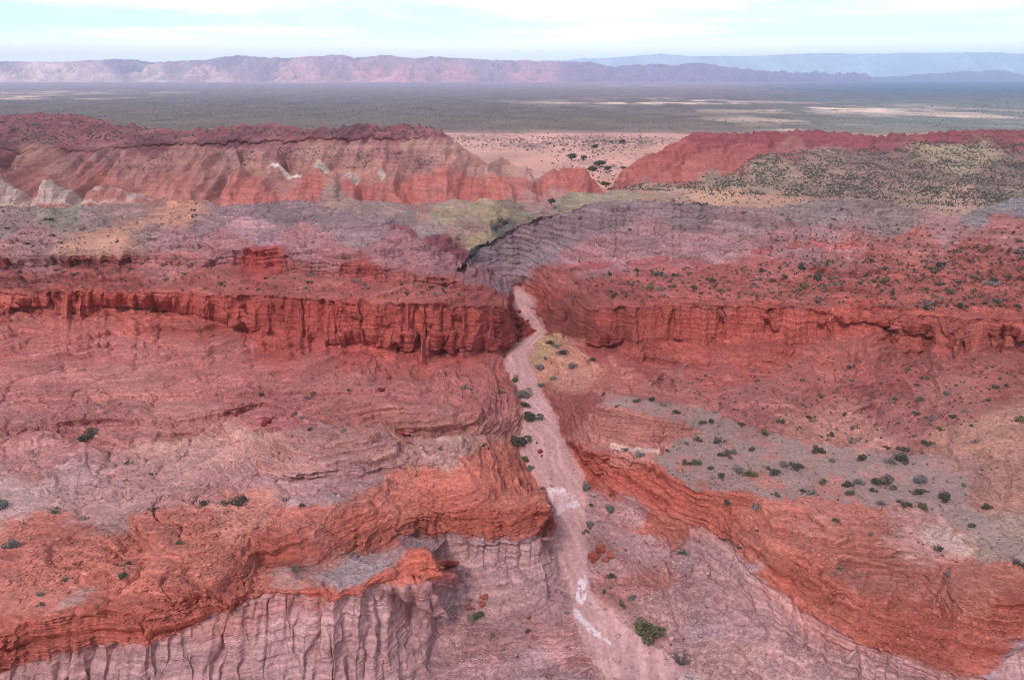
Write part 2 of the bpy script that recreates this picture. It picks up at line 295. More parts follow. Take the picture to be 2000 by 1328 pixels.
 [(1560,985,12),(1700,990,12.5),(1800,1012,12.8),(1880,1060,13.2),(1940,1092,13.4),(2000,1115,13.5),(2120,1150,14)],
 # floor right of the river
 [(1190,1000,1)],[(1200,1100,.9)],[(1250,1060,1.6)],[(1300,1110,2.2)],[(1300,1200,1.3)],[(1400,1250,1.1)],[(1300,1328,.3)],[(1200,1250,.3)],[(1150,1250,.1)],[(950,1328,.4)],[(1000,1260,.6)],[(1080,1230,.4)]]
ZR = tin(R1, lines, 7, 1.7)
crest1 = np.array([(-430,393),(-120,395),(0,398),(60,400),(110,402),(200,398),(300,391),(400,391),(430,397),(550,390),(620,395),(700,412),(760,437),(830,467),(890,497),(902,506),(935,477),(1000,447),(1040,427),(1087,417),(1135,402),(1175,389),(1250,389),(1362,393),(1400,397),(1440,405),(1500,403),(1587,389),(1650,383),(1725,392),(1775,402),(1850,419),(1875,417),(1925,402),(2000,379),(2120,369),(2430,366)], float)
def ucoords(a, b, res, m0, m1):
    return np.concatenate([np.linspace(m0, a, 50, endpoint=False), np.arange(a, b, res), np.linspace(b, m1, 50)])
def vcoords(res, lo, mid, hi):      # fraction of the way up, from the bottom
    n = int((mid-lo)/res)
    return np.concatenate([np.linspace(hi, mid, 60, endpoint=False), np.linspace(mid, lo, n)])
uc = ucoords(-60, 2060, RES*1.15, -420, 2420); vc = vcoords(RES, 385, 1370, 1690)
U, V = np.meshgrid(uc, vc)
cc = np.interp(uc, crest1[:, 0], crest1[:, 1])[None, :] + 2.2*fbm(uc/22, 0*uc, 3.3, 4)[None, :]
lo = 385.0
V = np.where(V < 1370, cc + (V-lo)/(1370-lo)*(1370-cc), V)
# warp the lookup so that straight traced lines become ragged
wu = 6*fbm(U/38, V/60, 1.7, 3, 5); wv = 4.0*fbm(U/24, V/90, 8.1, 4, 9)
rivpoly = bankL + [(1120,1205),(1140,1260),(1185,1330),(1240,1430),(1480,1430),(1370,1330),(1280,1262),(1215,1210),(1175,1175)] + bankR[::-1]
rmask = R1.mask(rivpoly).astype(float); rsoft = blur(rmask, 7)
foot = blur(R1.mask([(-430,590),(300,600),(450,640),(640,665),(960,672),(960,745),(600,745),(350,700),(-430,650)]).astype(float), 10) + blur(R1.mask([(1160,670),(1450,680),(1580,640),(1750,640),(2430,660),(2430,730),(1750,720),(1600,720),(1450,740),(1160,735)]).astype(float), 10)
wv = wv + R1.sample(foot, U, V)*(20*fbm(U/55, V/300, 5.5, 3, 19) + 8*ridged(U/26, V/200, 1.5, 20))
calm = R1.sample(rsoft, U, V); wf_ = 1-.75*np.clip(calm*1.5, 0, 1)
z = R1.sample(ZR, U+wu*wf_, V+wv*wf_)
P = unproj(U, V, z)
def grad_normal(P):
    du = np.gradient(P, axis=1); dv = np.gradient(P, axis=0); n = np.cross(du, dv); n /= np.maximum(np.linalg.norm(n, axis=2), 1e-9)[..., None]
    s = np.sign(n[..., 2]); s[s == 0] = 1; return n*s[..., None]
def soften(a, k=3):
    return blur(a, k)
nb = np.stack([soften(P[..., i], 3.0) for i in range(3)], -1); Nn = grad_normal(nb)
# at near-vertical walls the normal must look out of the wall, towards the camera side
back = (Nn*P).sum(-1) > 0   # facing away
Nn[back & (Nn[..., 2] < .5)] *= 1
steep = np.clip((0.93-Nn[..., 2])/.45, 0, 1)
X, Y, Z = P[..., 0], P[..., 1], P[..., 2]
def region(poly, soft=5): return R1.sample(blur(R1.mask(poly).astype(float), soft), U+wu, V+wv)
up = lambda l: [(p[0], p[1]) for p in l]
white_front = [(-430,1345),(-120,1335),(0,1311),(83,1288),(153,1272),(198,1259),(289,1263),(351,1235),(413,1197),(459,1185),(516,1162),(600,1162),(645,1172),(700,1162),(750,1137),(800,1124),(860,1112),(872,1112),(900,1170),(905,1250),(870,1330),(800,1720),(-430,1720)]
white_second = [(805,1052),(820,1050),(890,1048),(939,1064),(1014,1057),(1076,1046),(1088,1046),(1094,1100),(1110,1140),(1116,1175),(1060,1200),(980,1225),(910,1212),(880,1215),(868,1110),(850,1075)]
white_right = [(1345,1028),(1374,1032),(1411,1053),(1424,1077),(1465,1123),(1507,1152),(1568,1189),(1622,1222),(1672,1251),(1738,1272),(1816,1300),(1878,1321),(1940,1330),(1961,1292),(2000,1268),(2430,1200),(2430,1720),(1600,1720),(1500,1300),(1400,1230),(1350,1120)]
cliffL = [(-430,572),(0,570),(200,566),(440,572),(640,582),(850,592),(1004,598),(1004,690),(850,700),(640,668),(450,642),(360,622),(0,614),(-430,612)]
cliffR = [(1046,603),(1210,596),(1550,597),(1725,624),(1780,609),(2430,615),(2430,700),(1830,690),(1700,640),(1600,660),(1450,680),(1200,690),(1100,665)]
wf_white = np.clip(region(white_front)+region(white_right)*.7+region(white_second), 0, 1)
wf_cliff = np.clip(region(cliffL)+region(cliffR, 5), 0, 1)
grey_poly = [(1165,788),(1190,764),(1260,780),(1330,790),(1400,804),(1500,848),(1560,868),(1700,880),(1840,888),(1885,925),(1900,985),(1990,1070),(2430,1200),(2430,1290),(1990,1100),(1930,1060),(1800,985),(1650,985),(1600,970),(1500,972),(1460,958),(1400,966),(1350,950),(1300,922),(1280,900),(1310,868),(1380,835),(1330,825),(1240,800)]
sand_l = [(90,500),(110,470),(180,455),(240,440),(300,415),(340,402),(400,398),(420,402),(330,425),(280,440),(245,465),(240,495),(180,500)]
sand_r = [(1840,790),(1920,785),(2430,770),(2430,1100),(2000,1080),(1900,980),(1880,925),(1850,880),(1860,830)]
calmz = np.clip(calm*1.3 + region(grey_poly, 6)*.75 + region(sand_l, 5)*.8 + region(sand_r, 8)*.6, 0, 1)
dist = np.sqrt(X*X+Y*Y); far = sstep(150, 330, dist)
hh = Z + .035*X + .02*Y + 1.3*fbm(X/34, Y/34, 0, 2, 3)
mid = fbm(X/8, Y/8, Z/6, 5, 21, .44)
ledge = .40*noise(X/9, Y/12, hh/.8, 31) + .28*noise(X/4, Y/5, hh/.36, 33) + .14*noise(X/1.6, Y/2, hh/.17, 35)
ledc = .16*noise(X/25, Y/25, hh/.7, 32) + .12*noise(X/9, Y/12, hh/.3, 34) + .06*noise(X/3, Y/3, hh/.13, 36)
fl0 = ridged((X+4*noise(X/13, Y/30, 0, 38))/8.5+.10*mid, Y/20, Z/90, 40); fl = ridged((X+2.2*noise(X/6, Y/20, 0, 39))/3.3+.16*mid, Y/14, Z/45, 41); fl2 = ridged(X/1.15+.12*mid, Y/7, Z/30, 43)
slope = 4*steep*(1-steep)*.6+steep*.4
rill = ridged((X+.25*Y*np.sign(X-10))/1.7+.9*mid, Y/9, Z/9, 51)
rill2 = ridged((X+.3*Y*np.sign(X-10))/.7+.9*mid, Y/5, Z/5, 53)
rug = 1-.93*calmz
wall = np.clip(wf_white+wf_cliff, 0, 1)*sstep(.15, .6, steep)
rugd = rug*(1-.5*region([(1160,940),(1320,1040),(1400,1090),(1460,1200),(1640,1310),(1780,1400),(1400,1420),(1260,1240),(1190,1170)], 14))
disp = rugd*(mid*(.30+.40*steep)*(1-.8*wall) + ledge*(.35+1.15*steep)*(1-wall) + ledc*wall*(.75+.5*wf_white))
disp -= rug*wall*(fl0**2*1.15 + fl**2*(.34+.75*wf_white) + fl2*(.14+.34*wf_white))
disp -= rug*(1-wall)*(fl**3*.35*steep + rill**3*.26*slope + rill2**3*.08*slope)
disp += (1-rug)*.05*fbm(X/1.5, Y/1.5, Z, 3, 61)
# deep clefts in the walls
cl = noise(X/7.5, Y/40, Z/90, 71); disp -= wall*np.exp(-(cl/.03)**2)*(1.2-.5*wf_white)*rug
nh = Nn.copy(); nh[..., 2] *= .35
disp += calmz*(R1.sample(rsoft, U, V) > .3)*(.10*noise((X+noise(X/9, Y/16, 0, 133))/.9, Y/12, 0, 134))
P = P + nh*disp[..., None]
# terraces: thin broken caprock steps on gentle ground
def lip(h, s, k):
    q = h/s; f = q-np.floor(q); return s*(np.exp(-((f-.5-k*1.1)/k)**2) - 1.2*np.exp(-((f-.5+k*1.1)/k)**2))
def terrace(h, s, k):
    q = h/s; f = q-np.floor(q); return s*(sstep(.5-k, .5+k, f)-f)
flr0 = region([(1160,940),(1320,1040),(1400,1090),(1460,1200),(1640,1310),(1780,1400),(1400,1420),(1260,1240),(1190,1170)], 14)
tm = np.clip(.62+1.2*noise(X/14, Y/18, 0, 81), .05, 1)*rug*(1-.75*flr0)*(1-.9*wall)*(1-.6*wf_white)
tm2 = np.clip(.5+1.5*noise(X/8, Y/12, 0, 82), 0, 1)*rug*(1-.75*flr0)*(1-.9*wall)*(1-.6*wf_white)
hw = Z + .02*X + .055*Y + .05*mid + .40*noise(X/16, Y/16, 0, 83) + .06*noise(X/4, Y/8, 0, 84)
hw2 = Z - .03*X + .13*Y + .35*noise(X/11, Y/11, 0, 85) + .07*noise(X/3, Y/5, 0, 86) + .03*mid
hw3 = Z + .02*X + .22*Y + .30*noise(X/8, Y/8, 0, 87) + .05*noise(X/2, Y/3, 0, 90)
tm = tm*(1-.7*steep)*np.clip(.75+1.3*noise(X/24, Y/24, 0, 99), .12, 1); tm2 = tm2*(1-.7*steep)*.8
P[..., 2] += tm*terrace(hw, 1.5, .05)*.95 + tm2*terrace(hw2, .8, .05)*.95 + tm*terrace(hw3, .5, .08)*.75
P[..., 2] += rug*.09*fbm(X/.9, Y/.9, Z/.9, 2, 91)
tl = np.clip(.6+1.4*noise(X/7, Y/7, 0, 92), 0, 1)*(1-.5*steep); lips = tl*(tm*lip(hw, 1.5, .045)*.40 + tm2*lip(hw2, .8, .06)*.40 + tm*lip(hw3, .5, .10)*.22)
big = np.clip(1.6*noise(X/30, Y/30, 0, 88)+.2, 0, 1)*rug*(1-.9*wall)*(1-.6*wf_white); hw4 = Z + .09*Y + .02*X + .7*fbm(X/16, Y/22, 0, 3, 89)
P[..., 2] += big*terrace(hw4, 3.4, .05)*.55; lips = lips + big*lip(hw4, 3.4, .05)*.28
P[..., 1] -= lips; P[..., 2] += .25*lips
P[..., 2] -= rug*(1-wall)*(ridged(X/15+.6*mid, Y/19, 0, 95)**5*1.0 + ridged(X/6+.3*mid, Y/12, 0, 96)**5*.10)
hg = sstep(215, 250, dist)*rug*(1-wall); P[..., 2] -= hg*(ridged((X+.2*Y*np.sign(X-10))/8+.3*mid, Y/70, 0, 97)**2*1.0 + ridged(X/3.4+.3*mid, Y/30, 0, 98)**2*.35)
P[..., 2] += hg*terrace(Z+.03*Y+.02*X+.3*mid, 1.9, .08)*.4; P[..., 1] -= hg*lip(Z+.03*Y+.02*X+.3*mid, 1.9, .06)*.3
flr = region([(1160,940),(1320,1040),(1400,1090),(1460,1200),(1640,1310),(1780,1400),(1400,1420),(1260,1240),(1190,1170)], 14) + region([(900,1230),(1100,1190),(1140,1300),(1180,1420),(860,1420)], 14)*.6
fb = 1-np.abs(fbm(X/9, Y/9, 0, 4, 93))*1.6
P[..., 2] += flr*(fb*1.0 + .15*ridged(X/2.5, Y/2.5, 0, 94))
# the plunge pools of salt-crusted water stay level; skirt behind the crest
sk = [P]
for m_, dz in ((1.02, -1.5), (1.06, -6), (1.12, -14), (1.16, -40)):
    q = P[-1:].copy(); q[..., :2] *= m_; q[..., 2] += dz; sk.append(q)
P1 = P; PS = np.concatenate(sk, 0)
# ---- colours of the rock
cp1 = [(0,1400,150,114,122),(500,1400,150,116,124),(300,1310,168,132,140),(60,1340,140,92,96),(600,1250,166,136,146),(700,1200,176,150,156),(700,1300,156,122,132),(850,1180,160,120,128),(850,1280,158,116,124),
 (0,1250,172,78,62),(250,1220,176,80,62),(430,1180,180,84,66),(620,1150,190,84,62),(780,1090,196,86,62),(850,1100,192,82,60),
 (60,1150,192,102,86),(250,1110,196,100,80),(400,1100,196,102,82),(100,1050,192,100,84),(330,1040,190,98,80),(500,1100,180,84,64),(560,1070,176,76,58),(600,1010,192,100,84),(480,1000,196,112,96),
 (700,1130,164,132,134),(600,1120,176,118,110),(760,1100,160,130,134),(950,1020,178,76,54),(850,1010,174,76,56),(1040,1010,182,78,56),(1030,970,196,98,76),(950,960,186,86,66),(850,960,186,88,66),(700,1030,184,84,64),(760,960,186,94,76),
 (0,960,182,136,134),(100,940,176,128,128),(60,900,170,106,102),(200,980,178,124,122),(300,930,176,118,114),(450,930,172,114,112),(600,950,170,116,116),(450,880,182,122,112),(350,890,184,126,116),(600,890,170,112,106),(700,870,170,110,104),(850,880,172,116,108),(900,870,166,114,104),(700,930,166,112,114),(960,890,176,86,66),(1000,900,180,84,62),(950,920,182,84,62),
 (0,840,158,90,86),(200,820,160,88,84),(100,760,166,88,84),(200,740,182,104,94),(400,750,168,86,82),(350,830,162,94,86),(600,750,164,84,80),(550,800,160,80,78),(800,760,164,82,78),(780,820,162,92,84),(880,830,168,98,88),(960,830,172,100,88),(700,800,164,84,78),(930,780,162,80,74),
 (0,650,176,86,78),(200,640,172,78,70),(200,700,172,88,84),(400,650,166,70,60),(400,700,170,84,80),(600,720,168,76,70),(800,720,170,72,62),(950,720,166,76,68),(0,590,178,74,58),(200,585,182,70,52),(400,600,172,62,48),(600,620,168,56,44),(700,640,166,58,46),(800,640,166,58,44),(900,640,164,56,42),(970,640,150,50,38),
 (550,650,168,58,46),(600,672,166,62,52),(700,682,168,60,50),(800,690,166,60,50),(900,692,164,60,48),(1250,686,160,60,50),(1350,688,172,68,56),(1450,685,172,70,58),(250,625,176,76,62),
 (0,540,146,66,62),(200,540,150,64,58),(400,545,158,74,66),(600,550,160,74,66),(800,565,162,74,66),(930,575,148,60,52),(0,510,134,62,62),(200,508,140,60,58),(500,500,166,52,46),(700,522,160,60,54),(850,545,158,72,66),(350,500,164,92,90),
 (0,430,138,112,112),(60,470,150,104,106),(30,490,164,110,108),(130,410,134,124,112),(250,405,148,112,108),(180,425,142,114,114),(300,395,150,106,96),(200,470,182,124,100),(350,410,180,122,98),(280,440,140,108,102),
 (400,425,134,104,112),(550,405,128,104,110),(650,410,128,104,110),(500,450,158,118,128),(350,470,158,108,114),(600,470,164,106,112),(450,480,162,102,106),(700,450,146,114,122),(750,490,158,98,104),(850,520,162,100,106),(940,535,150,92,98),(650,500,162,96,98),
 (950,490,118,96,106),(1000,480,124,98,108),(980,530,140,106,116),(1100,450,124,98,108),(1060,490,136,108,118),(1200,420,130,106,114),(1350,410,122,100,106),(1250,460,150,106,114),(1450,430,140,110,116),(1600,410,128,112,114),(1750,420,130,110,112),(1900,415,126,114,122),(1980,400,122,116,126),(1850,450,156,108,112),(1400,480,158,108,114),(1600,460,152,112,118),(1150,500,156,98,106),(1085,532,160,74,68),(1120,505,154,100,108),(1300,532,164,76,72),(1300,497,158,108,112),(1200,492,158,106,112),(1600,474,158,106,110),(1850,442,156,110,112),(1500,510,164,80,76),(1500,488,160,106,108),(1650,485,160,96,94),(1800,470,168,92,86),(1960,440,158,96,94),
 (1060,575,160,64,56),(1100,600,128,50,44),(1200,570,150,62,56),(1400,570,160,72,62),(1600,560,158,74,64),(1800,560,156,72,62),(1950,540,154,72,64),(1700,510,156,76,70),(1900,490,158,78,70),(1400,540,158,72,66),
 (1120,630,128,50,42),(1200,640,148,54,42),(1300,640,166,62,48),(1400,650,176,68,52),(1500,640,172,66,52),(1650,625,180,70,54),(1800,640,166,70,58),(1950,650,164,70,56),(1650,690,172,80,70),(1400,720,166,72,66),(1250,720,158,66,60),(1180,700,156,64,58),(1950,720,156,76,68),(1750,740,150,68,64),(1600,740,164,80,74),
 (1140,725,188,118,100),(1090,700,184,120,96),(1200,740,176,92,82),(1300,760,164,84,78),(1500,780,164,86,82),(1650,840,178,112,100),(1750,800,158,84,80),(1600,820,172,104,94),(1850,780,160,88,80),
 (1120,800,150,70,64),(1250,840,170,96,88),(1330,845,172,100,90),(1180,860,162,92,84),(1240,880,190,110,98),(1150,900,178,72,54),(1250,950,182,76,56),(1320,980,184,78,58),(1400,1000,180,82,62),(1300,1030,180,92,74),
 (1500,1000,188,98,80),(1600,1020,184,100,86),(1500,1060,180,92,74),(1650,1050,178,94,78),(1700,1110,164,88,74),(1550,1130,180,82,60),(1700,1200,178,82,62),(1800,1240,172,74,56),(1900,1280,174,78,58),(1900,1150,184,98,80),(1820,1060,190,128,120),(1850,1120,176,94,82),(1980,1200,178,80,60),(1650,1200,180,86,64),
 (1960,1040,160,128,114),(1930,850,182,120,100),(1980,900,176,114,98),(1960,960,172,112,96),(1900,930,172,114,104),
 (1200,1000,172,124,126),(1250,1080,172,126,130),(1400,1110,160,124,130),(1300,1180,170,124,126),(1250,1150,174,110,106),(1400,1200,158,124,132),(1500,1280,160,124,132),(1700,1340,158,124,134),(1980,1310,160,130,140),(1200,1230,180,126,126),(1450,1300,170,126,124),
 (950,1120,166,124,130),(1050,1120,166,126,132),(950,1070,170,138,144),(850,1060,140,104,110),(1050,1075,176,144,148),(980,1180,160,112,116),(950,1260,168,116,116),(1050,1300,160,120,126),(900,1300,164,118,122),(1100,1260,176,120,120)]
def colour_field(R, pts, pw=8, st=3):
    a = np.array(pts, float); uu, vv = np.meshgrid(np.arange(0, R.w, st)+R.u0, np.arange(0, R.h, st)+R.v0)
    num = np.zeros(uu.shape+(3,)); den_ = np.zeros(uu.shape); lc = lin(a[:, 2:5])
    for i in range(len(a)):
        d2 = ((uu-a[i, 0])*.62)**2 + ((vv-a[i, 1]))**2 + 30; w_ = d2**(-pw/2); num += w_[..., None]*lc[i]; den_ += w_
    f = num/den_[..., None]; r2 = Raster(0, uu.shape[1], 0, uu.shape[0])
    return lambda u, v: np.stack([r2.sample(f[..., i], (u-R.u0)/st, (v-R.v0)/st) for i in range(3)], -1)
cf = colour_field(R1, cp1)
cu = U + wu*1.6 + 30*fbm(U/60, V/25, 4.4, 6, 15, .6); cv = V + wv*1.3 + 13*fbm(U/70, V/18, 2.4, 6, 17, .6)
wa = np.clip((V-380)/380, .22, 1); cu = U + (cu-U)*np.clip(wa+.15, 0, 1); cv = V + (cv-V)*wa
C = cf(cu, cv)
lu, lv = U+wu*wf_, V+wv*wf_
fu = lu + (5*fbm(U/16, V/12, 6.4, 4, 25) + 9*noise(U/50, V/30, 0, 26))*wf_; fv = lv + (4*fbm(U/18, V/10, 7.4, 4, 27) + 5*noise(U/60, V/30, 0, 28))*wf_
def paint(poly, rgb, a=1.0, pu=None, pv=None):
    m = inpoly(poly, fu if pu is None else pu, fv if pv is None else pv).astype(float)*a
    C[:] = C*(1-m[..., None]) + lin(rgb)*m[..., None]; return m
def paintsoft(poly, rgb, a=1.0, edge=6, rag=.45, patch=0.0):
    q = R1.sample(blur(R1.mask(poly).astype(float), edge), fu, fv) + rag*fbm(X/3.5, Y/5, 0, 4, 151)*.6*(1-.0)
    m = sstep(.38, .62, q)*a*R1.sample(blur(R1.mask(poly).astype(float), edge*2.5), U, V).clip(0, .4)*2.5
    if patch: m = m*(1-patch*sstep(-.05, .45, fbm(X/6, Y/9, 0, 4, 153)))
    C[:] = C*(1-m[..., None]) + lin(rgb)*m[..., None]
def inside(poly): return inpoly(poly, lu, lv)
wm = inside(white_front) | inside(white_second) | inside(white_right)
# bedded white siltstone: keep pale colour below the contact and orange above it
tv = (.5+.5*noise(X/15, Y/15, hh/.9, 101))[..., None]; wc = lin((160,112,114))*(1-tv) + lin((196,152,152))*tv
zone = np.zeros(U.shape, int)
C = np.where(wm[..., None], .3*C + .7*wc, C)
orange_front = [(-430,1245),(0,1226),(74,1200),(145,1182),(207,1178),(289,1186),(330,1167),(384,1151),(446,1167),(470,1154),(516,1147),(600,1146),(645,1151),(700,1141),(740,1117),(770,1089),(790,1073),(815,1067),(840,1077),(866,1098)] + white_front[:17][::-1][:17]
m = inpoly(orange_front, lu, lv) & ~wm; C = np.where(m[..., None], .5*C + .5*lin((184,78,56)), C)
paintsoft(grey_poly, (143,115,111), .85, 6, .6, .6); paintsoft(sand_l, (178,122,102), .8, 3, .5)
paint([(1165,788),(1240,803),(1330,832),(1378,838),(1330,862),(1250,870),(1180,868),(1120,845)], (172,98,88), .8)
paint([(1040,672),(1060,655),(1085,650),(1100,660),(1085,680),(1062,700),(1050,722),(1036,708)], (172,134,96), .85)
paintsoft([(1190,866),(1240,872),(1290,882),(1290,890),(1230,886),(1188,874)], (206,166,156), .8, 2)
paintsoft([(1790,1008),(1850,1020),(1900,1060),(1930,1078),(1860,1076),(1800,1040)], (196,158,150), .7)
paintsoft([(610,1120),(700,1078),(790,1062),(800,1080),(740,1112),(690,1138),(620,1135)], (158,130,134), .75)
paintsoft([(115,1180),(150,1150),(185,1143),(192,1150),(150,1178),(125,1192)], (182,128,122), .8, 2)
paintsoft([(-60,930),(60,935),(110,960),(60,1000),(0,1010),(-60,1010)], (184,140,138), .4); paintsoft([(560,975),(690,965),(650,985),(560,995)], (172,140,144), .6, 3)
paint([(1190,500),(1400,492),(1600,478),(1700,466),(1700,474),(1560,492),(1400,508),(1200,512)], (176,126,128), .4)
for (a0, b0, w0) in ((1580,475,60),(1660,474,30),(1490,487,25),(1150,512,60),(1260,505,50),(1340,503,40)):
    paint([(a0-w0,b0+8),(a0-w0*.6,b0-5),(a0+w0*.5,b0-8),(a0+w0,b0-2),(a0+w0*.6,b0+12)], (158,48,42), .6)
paint([(592,1149),(645,1156),(700,1142),(742,1118),(770,1090),(792,1073),(815,1067),(840,1077),(868,1092),(868,1118),(800,1127),(750,1140),(700,1166),(645,1178),(600,1168)], (188,84,60), .85, lu, lv)
# little pale caprock scraps
sc = noise(X/3.5, Y/5, hh/.5, 111); C = np.where(((sc > .62) & (rug > .7))[..., None], C*1.18+.03, C)
capr = (tm*np.exp(-(((hw/1.5)%1-.57)/.05)**2)+tm2*np.exp(-(((hw2/.8)%1-.58)/.06)**2)).clip(0, 1)[..., None]; C = C*(1+.16*capr)+.015*capr
wz = np.clip(wm.astype(float)+flr, 0, 1)[..., None]; C = C*(1+wz*np.array([.07, -.02, -.04]))
# bedding tints
bt = 1 + (.16*noise(X/40, Y/40, hh/.8, 121) + .22*noise(X/26, Y/60, (hh+.05*Y)/.45, 123)*sstep(200, 260, dist))*rug; C = C*bt[..., None]
inriv = inpoly(rivpoly, U+wu*.25+8*fbm(U/13, V/13, 0, 5, 137), V+wv*.25)
mx_ = X - np.interp(V, [560,640,690,730,800,860,950,1100,1200], [3,11,3,5,11,17,20,22,26]); bra = noise((mx_+1.4*noise(X/9, Y/16, 0, 133))/1.1, Y/16, 0, 134)
rc = lin((186,134,134))*(1+.10*noise(X/2.5, Y/9, 0, 131)+.26*bra-.14*np.exp(-(bra/.08)**2)+.20*fbm(X/.8, Y/1.2, 0, 3, 135))[..., None]
rim_ = np.clip(R1.sample(rsoft, U, V)*2.4-1.1+.35*fbm(X/2, Y/3, 0, 3, 139), 0, 1)[..., None]
C = np.where(inriv[..., None], rc*rim_ + (1-rim_)*(.45*rc+.55*C), C)
# salt crust: two white patches with ragged rims and thin threads
sn = fbm(X/1.6, Y/2.4, 0, 4, 141)
snr = .55*ridged(X/.9+.5*sn, Y/2.2, 0, 143)+.6*ridged(X/.35+.3*sn, Y/.9, 0, 144)*ridged(X/2, Y/3, 0, 145)
def crust(poly, edge, a):
    s_ = R1.sample(blur(R1.mask(poly).astype(float), edge), U, V); q = s_*(.35+1.2*snr) + .25*sn*(s_ > .02)
    return sstep(.38, .95, q)*a*.85
s1 = crust([(1066,952),(1085,950),(1105,955),(1125,968),(1138,985),(1128,992),(1105,995),(1090,1008),(1084,1040),(1078,1040),(1078,1000),(1070,975)], 4, .8)
s2 = crust([(1130,1120),(1145,1118),(1148,1150),(1140,1180),(1122,1185),(1124,1160)], 4, .95)
s3 = crust([(1118,1185),(1126,1185),(1160,1225),(1200,1258),(1196,1262),(1150,1235),(1120,1200)], 2.2, .7)
s4 = np.zeros_like(s1)
inner = R1.sample(blur(R1.mask([(1078,962),(1105,966),(1122,980),(1100,988),(1085,1000),(1078,985)]).astype(float), 4), U, V)
salt = np.clip(np.maximum(np.maximum(s1*(1-.75*inner), s2), s3), 0, 1)[..., None]
C = C*(1-salt) + lin((216,200,212))*salt
lum = (C*[.3, .55, .15]).sum(-1)[..., None]; C = (C*.78 + lum*np.array([1.0, .93, .97])*.22)*1.08*TN
hm = sstep(480, 440, V)[..., None]; C = C*(1+hm*np.array([.07, -.01, -.04]))
lm = (sstep(600, 700, V)*sstep(980, 900, V)*(U < 1000))[..., None]; C = C*(1+.10*lm) + .008*lm
C = C*.95 + .02*np.array([1, .74, .74])
C = np.clip(C, .01, .9)
CS = np.concatenate([C]+[C[-1:]]*4, 0)
# ---- split into the landforms
regions = [('riverbed', 'pale pink dry riverbed with white salt crusts winding through the canyon', 'riverbed', None, M_BED),
 ('grey_gravel_terrace', 'grey gravel terrace dotted with shrubs right of the riverbed', 'gravel terrace', grey_poly, M_GRAV),
 ('white_bluff_left', 'fluted whitish bluff along the bottom left edge', 'bluff', white_front, M_ROCK),
 ('white_bluff_centre', 'whitish cliff and fan below the orange wall beside the riverbed', 'bluff', white_second, M_ROCK),
 ('white_bluff_right', 'whitish cliff under the orange bluff at bottom right', 'bluff', white_right, M_ROCK),
 ('orange_bluff_right', 'orange rock bluff right of the riverbed below the gravel terrace', 'bluff', [(1112,862),(1150,880),(1200,889),(1270,896),(1300,922),(1340,945),(1405,966),(1500,970),(1650,985),(1800,985),(1930,1060),(1990,1100),(2430,1290),(2430,1210),(2000,1268),(1961,1292),(1940,1330),(1878,1321),(1738,1272),(1622,1222),(1507,1152),(1424,1077),(1374,1032),(1320,1038),(1270,1012),(1210,978),(1150,925)], M_ROCK),
 ('canyon_floor', 'pinkish canyon floor with low pale mounds at bottom right', 'canyon floor', [(1085,945),(1150,920),(1210,975),(1320,1036),(1380,1050),(1440,1200),(1600,1300),(1700,1370),(2430,1500),(2430,1720),(700,1720),(860,1340),(900,1250),(890,1200),(1110,1170),(1100,1050)], M_ROCK),
 ('orange_bluff_left', 'orange rock bluff and bench left of the riverbed', 'bluff', [(-430,985),(0,985),(150,970),(300,985),(420,985),(520,975),(620,975),(690,950),(740,938),(850,920),(960,897),(1003,860),(1086,960),(1086,1060),(820,1060),(880,1110),(700,1170),(-430,1400)], M_ROCK),
 ('pink_badlands_left', 'dusty pink ledges and gullies between the orange bench and the red cliff', 'badlands', [(-430,770),(500,763),(800,750),(960,768),(1005,776),(1022,820),(1015,850),(1012,875),(960,897),(740,938),(690,950),(520,975),(300,985),(-430,985)], M_ROCK),
 ('banded_hill_left', 'rounded mauve hill with layered rock left of the gorge', 'hill', [(240,505),(250,470),(300,440),(380,400),(430,390),(640,380),(905,500),(1003,556),(960,562),(860,540),(740,512),(600,503),(560,490),(432,484),(400,503)], M_ROCK),
 ('sandy_valley_left', 'tan sandy slopes and low mauve hill at the left edge', 'valley', [(-430,380),(430,380),(430,395),(300,440),(245,500),(-430,500)], M_ROCK),
 ('banded_hill_right', 'long mauve layered hill right of the gorge', 'hill', [(895,515),(905,380),(2430,350),(2430,430),(2000,440),(1700,475),(1400,495),(1100,512),(1015,556),(1003,556)], M_ROCK),
 ('red_cliff_left', 'deep red cliff with bench and talus left of the riverbed', 'cliff', [(-430,380),(1010,380),(1010,900),(-430,900)], M_ROCK),
 ('red_cliff_right', 'deep red cliff with shrub-dotted bench right of the riverbed', 'cliff', [(980,380),(2430,380),(2430,1400),(980,1400)], M_ROCK)]
nv_, nu_ = U.shape; cuq = (U[:-1, :-1]+U[1:, 1:])/2 + (wu*wf_)[:-1, :-1]; cvq = (V[:-1, :-1]+V[1:, 1:])/2 + (wv*wf_)[:-1, :-1]
zid = np.full(cuq.shape, len(regions)-2, int); left = np.ones(cuq.shape, bool)
rq = inriv[:-1, :-1]
for i, r in enumerate(regions):
    m = rq if r[3] is None else inpoly(r[3], cuq, cvq)
    m = m & left; zid[m] = i; left &= ~m
zid = np.concatenate([zid]+[zid[-1:]]*4, 0).ravel()
FC = grid_faces(PS.shape[0], nu_); PF = PS.reshape(-1, 3); CF = CS.reshape(-1, 3)
for i, r in enumerate(regions):
    f = FC[zid == i]
    if len(f): link(r[0], make_mesh(r[0], PF, f, r[4], CF), r[1], r[2], kind='structure')
del FC, PF, PS
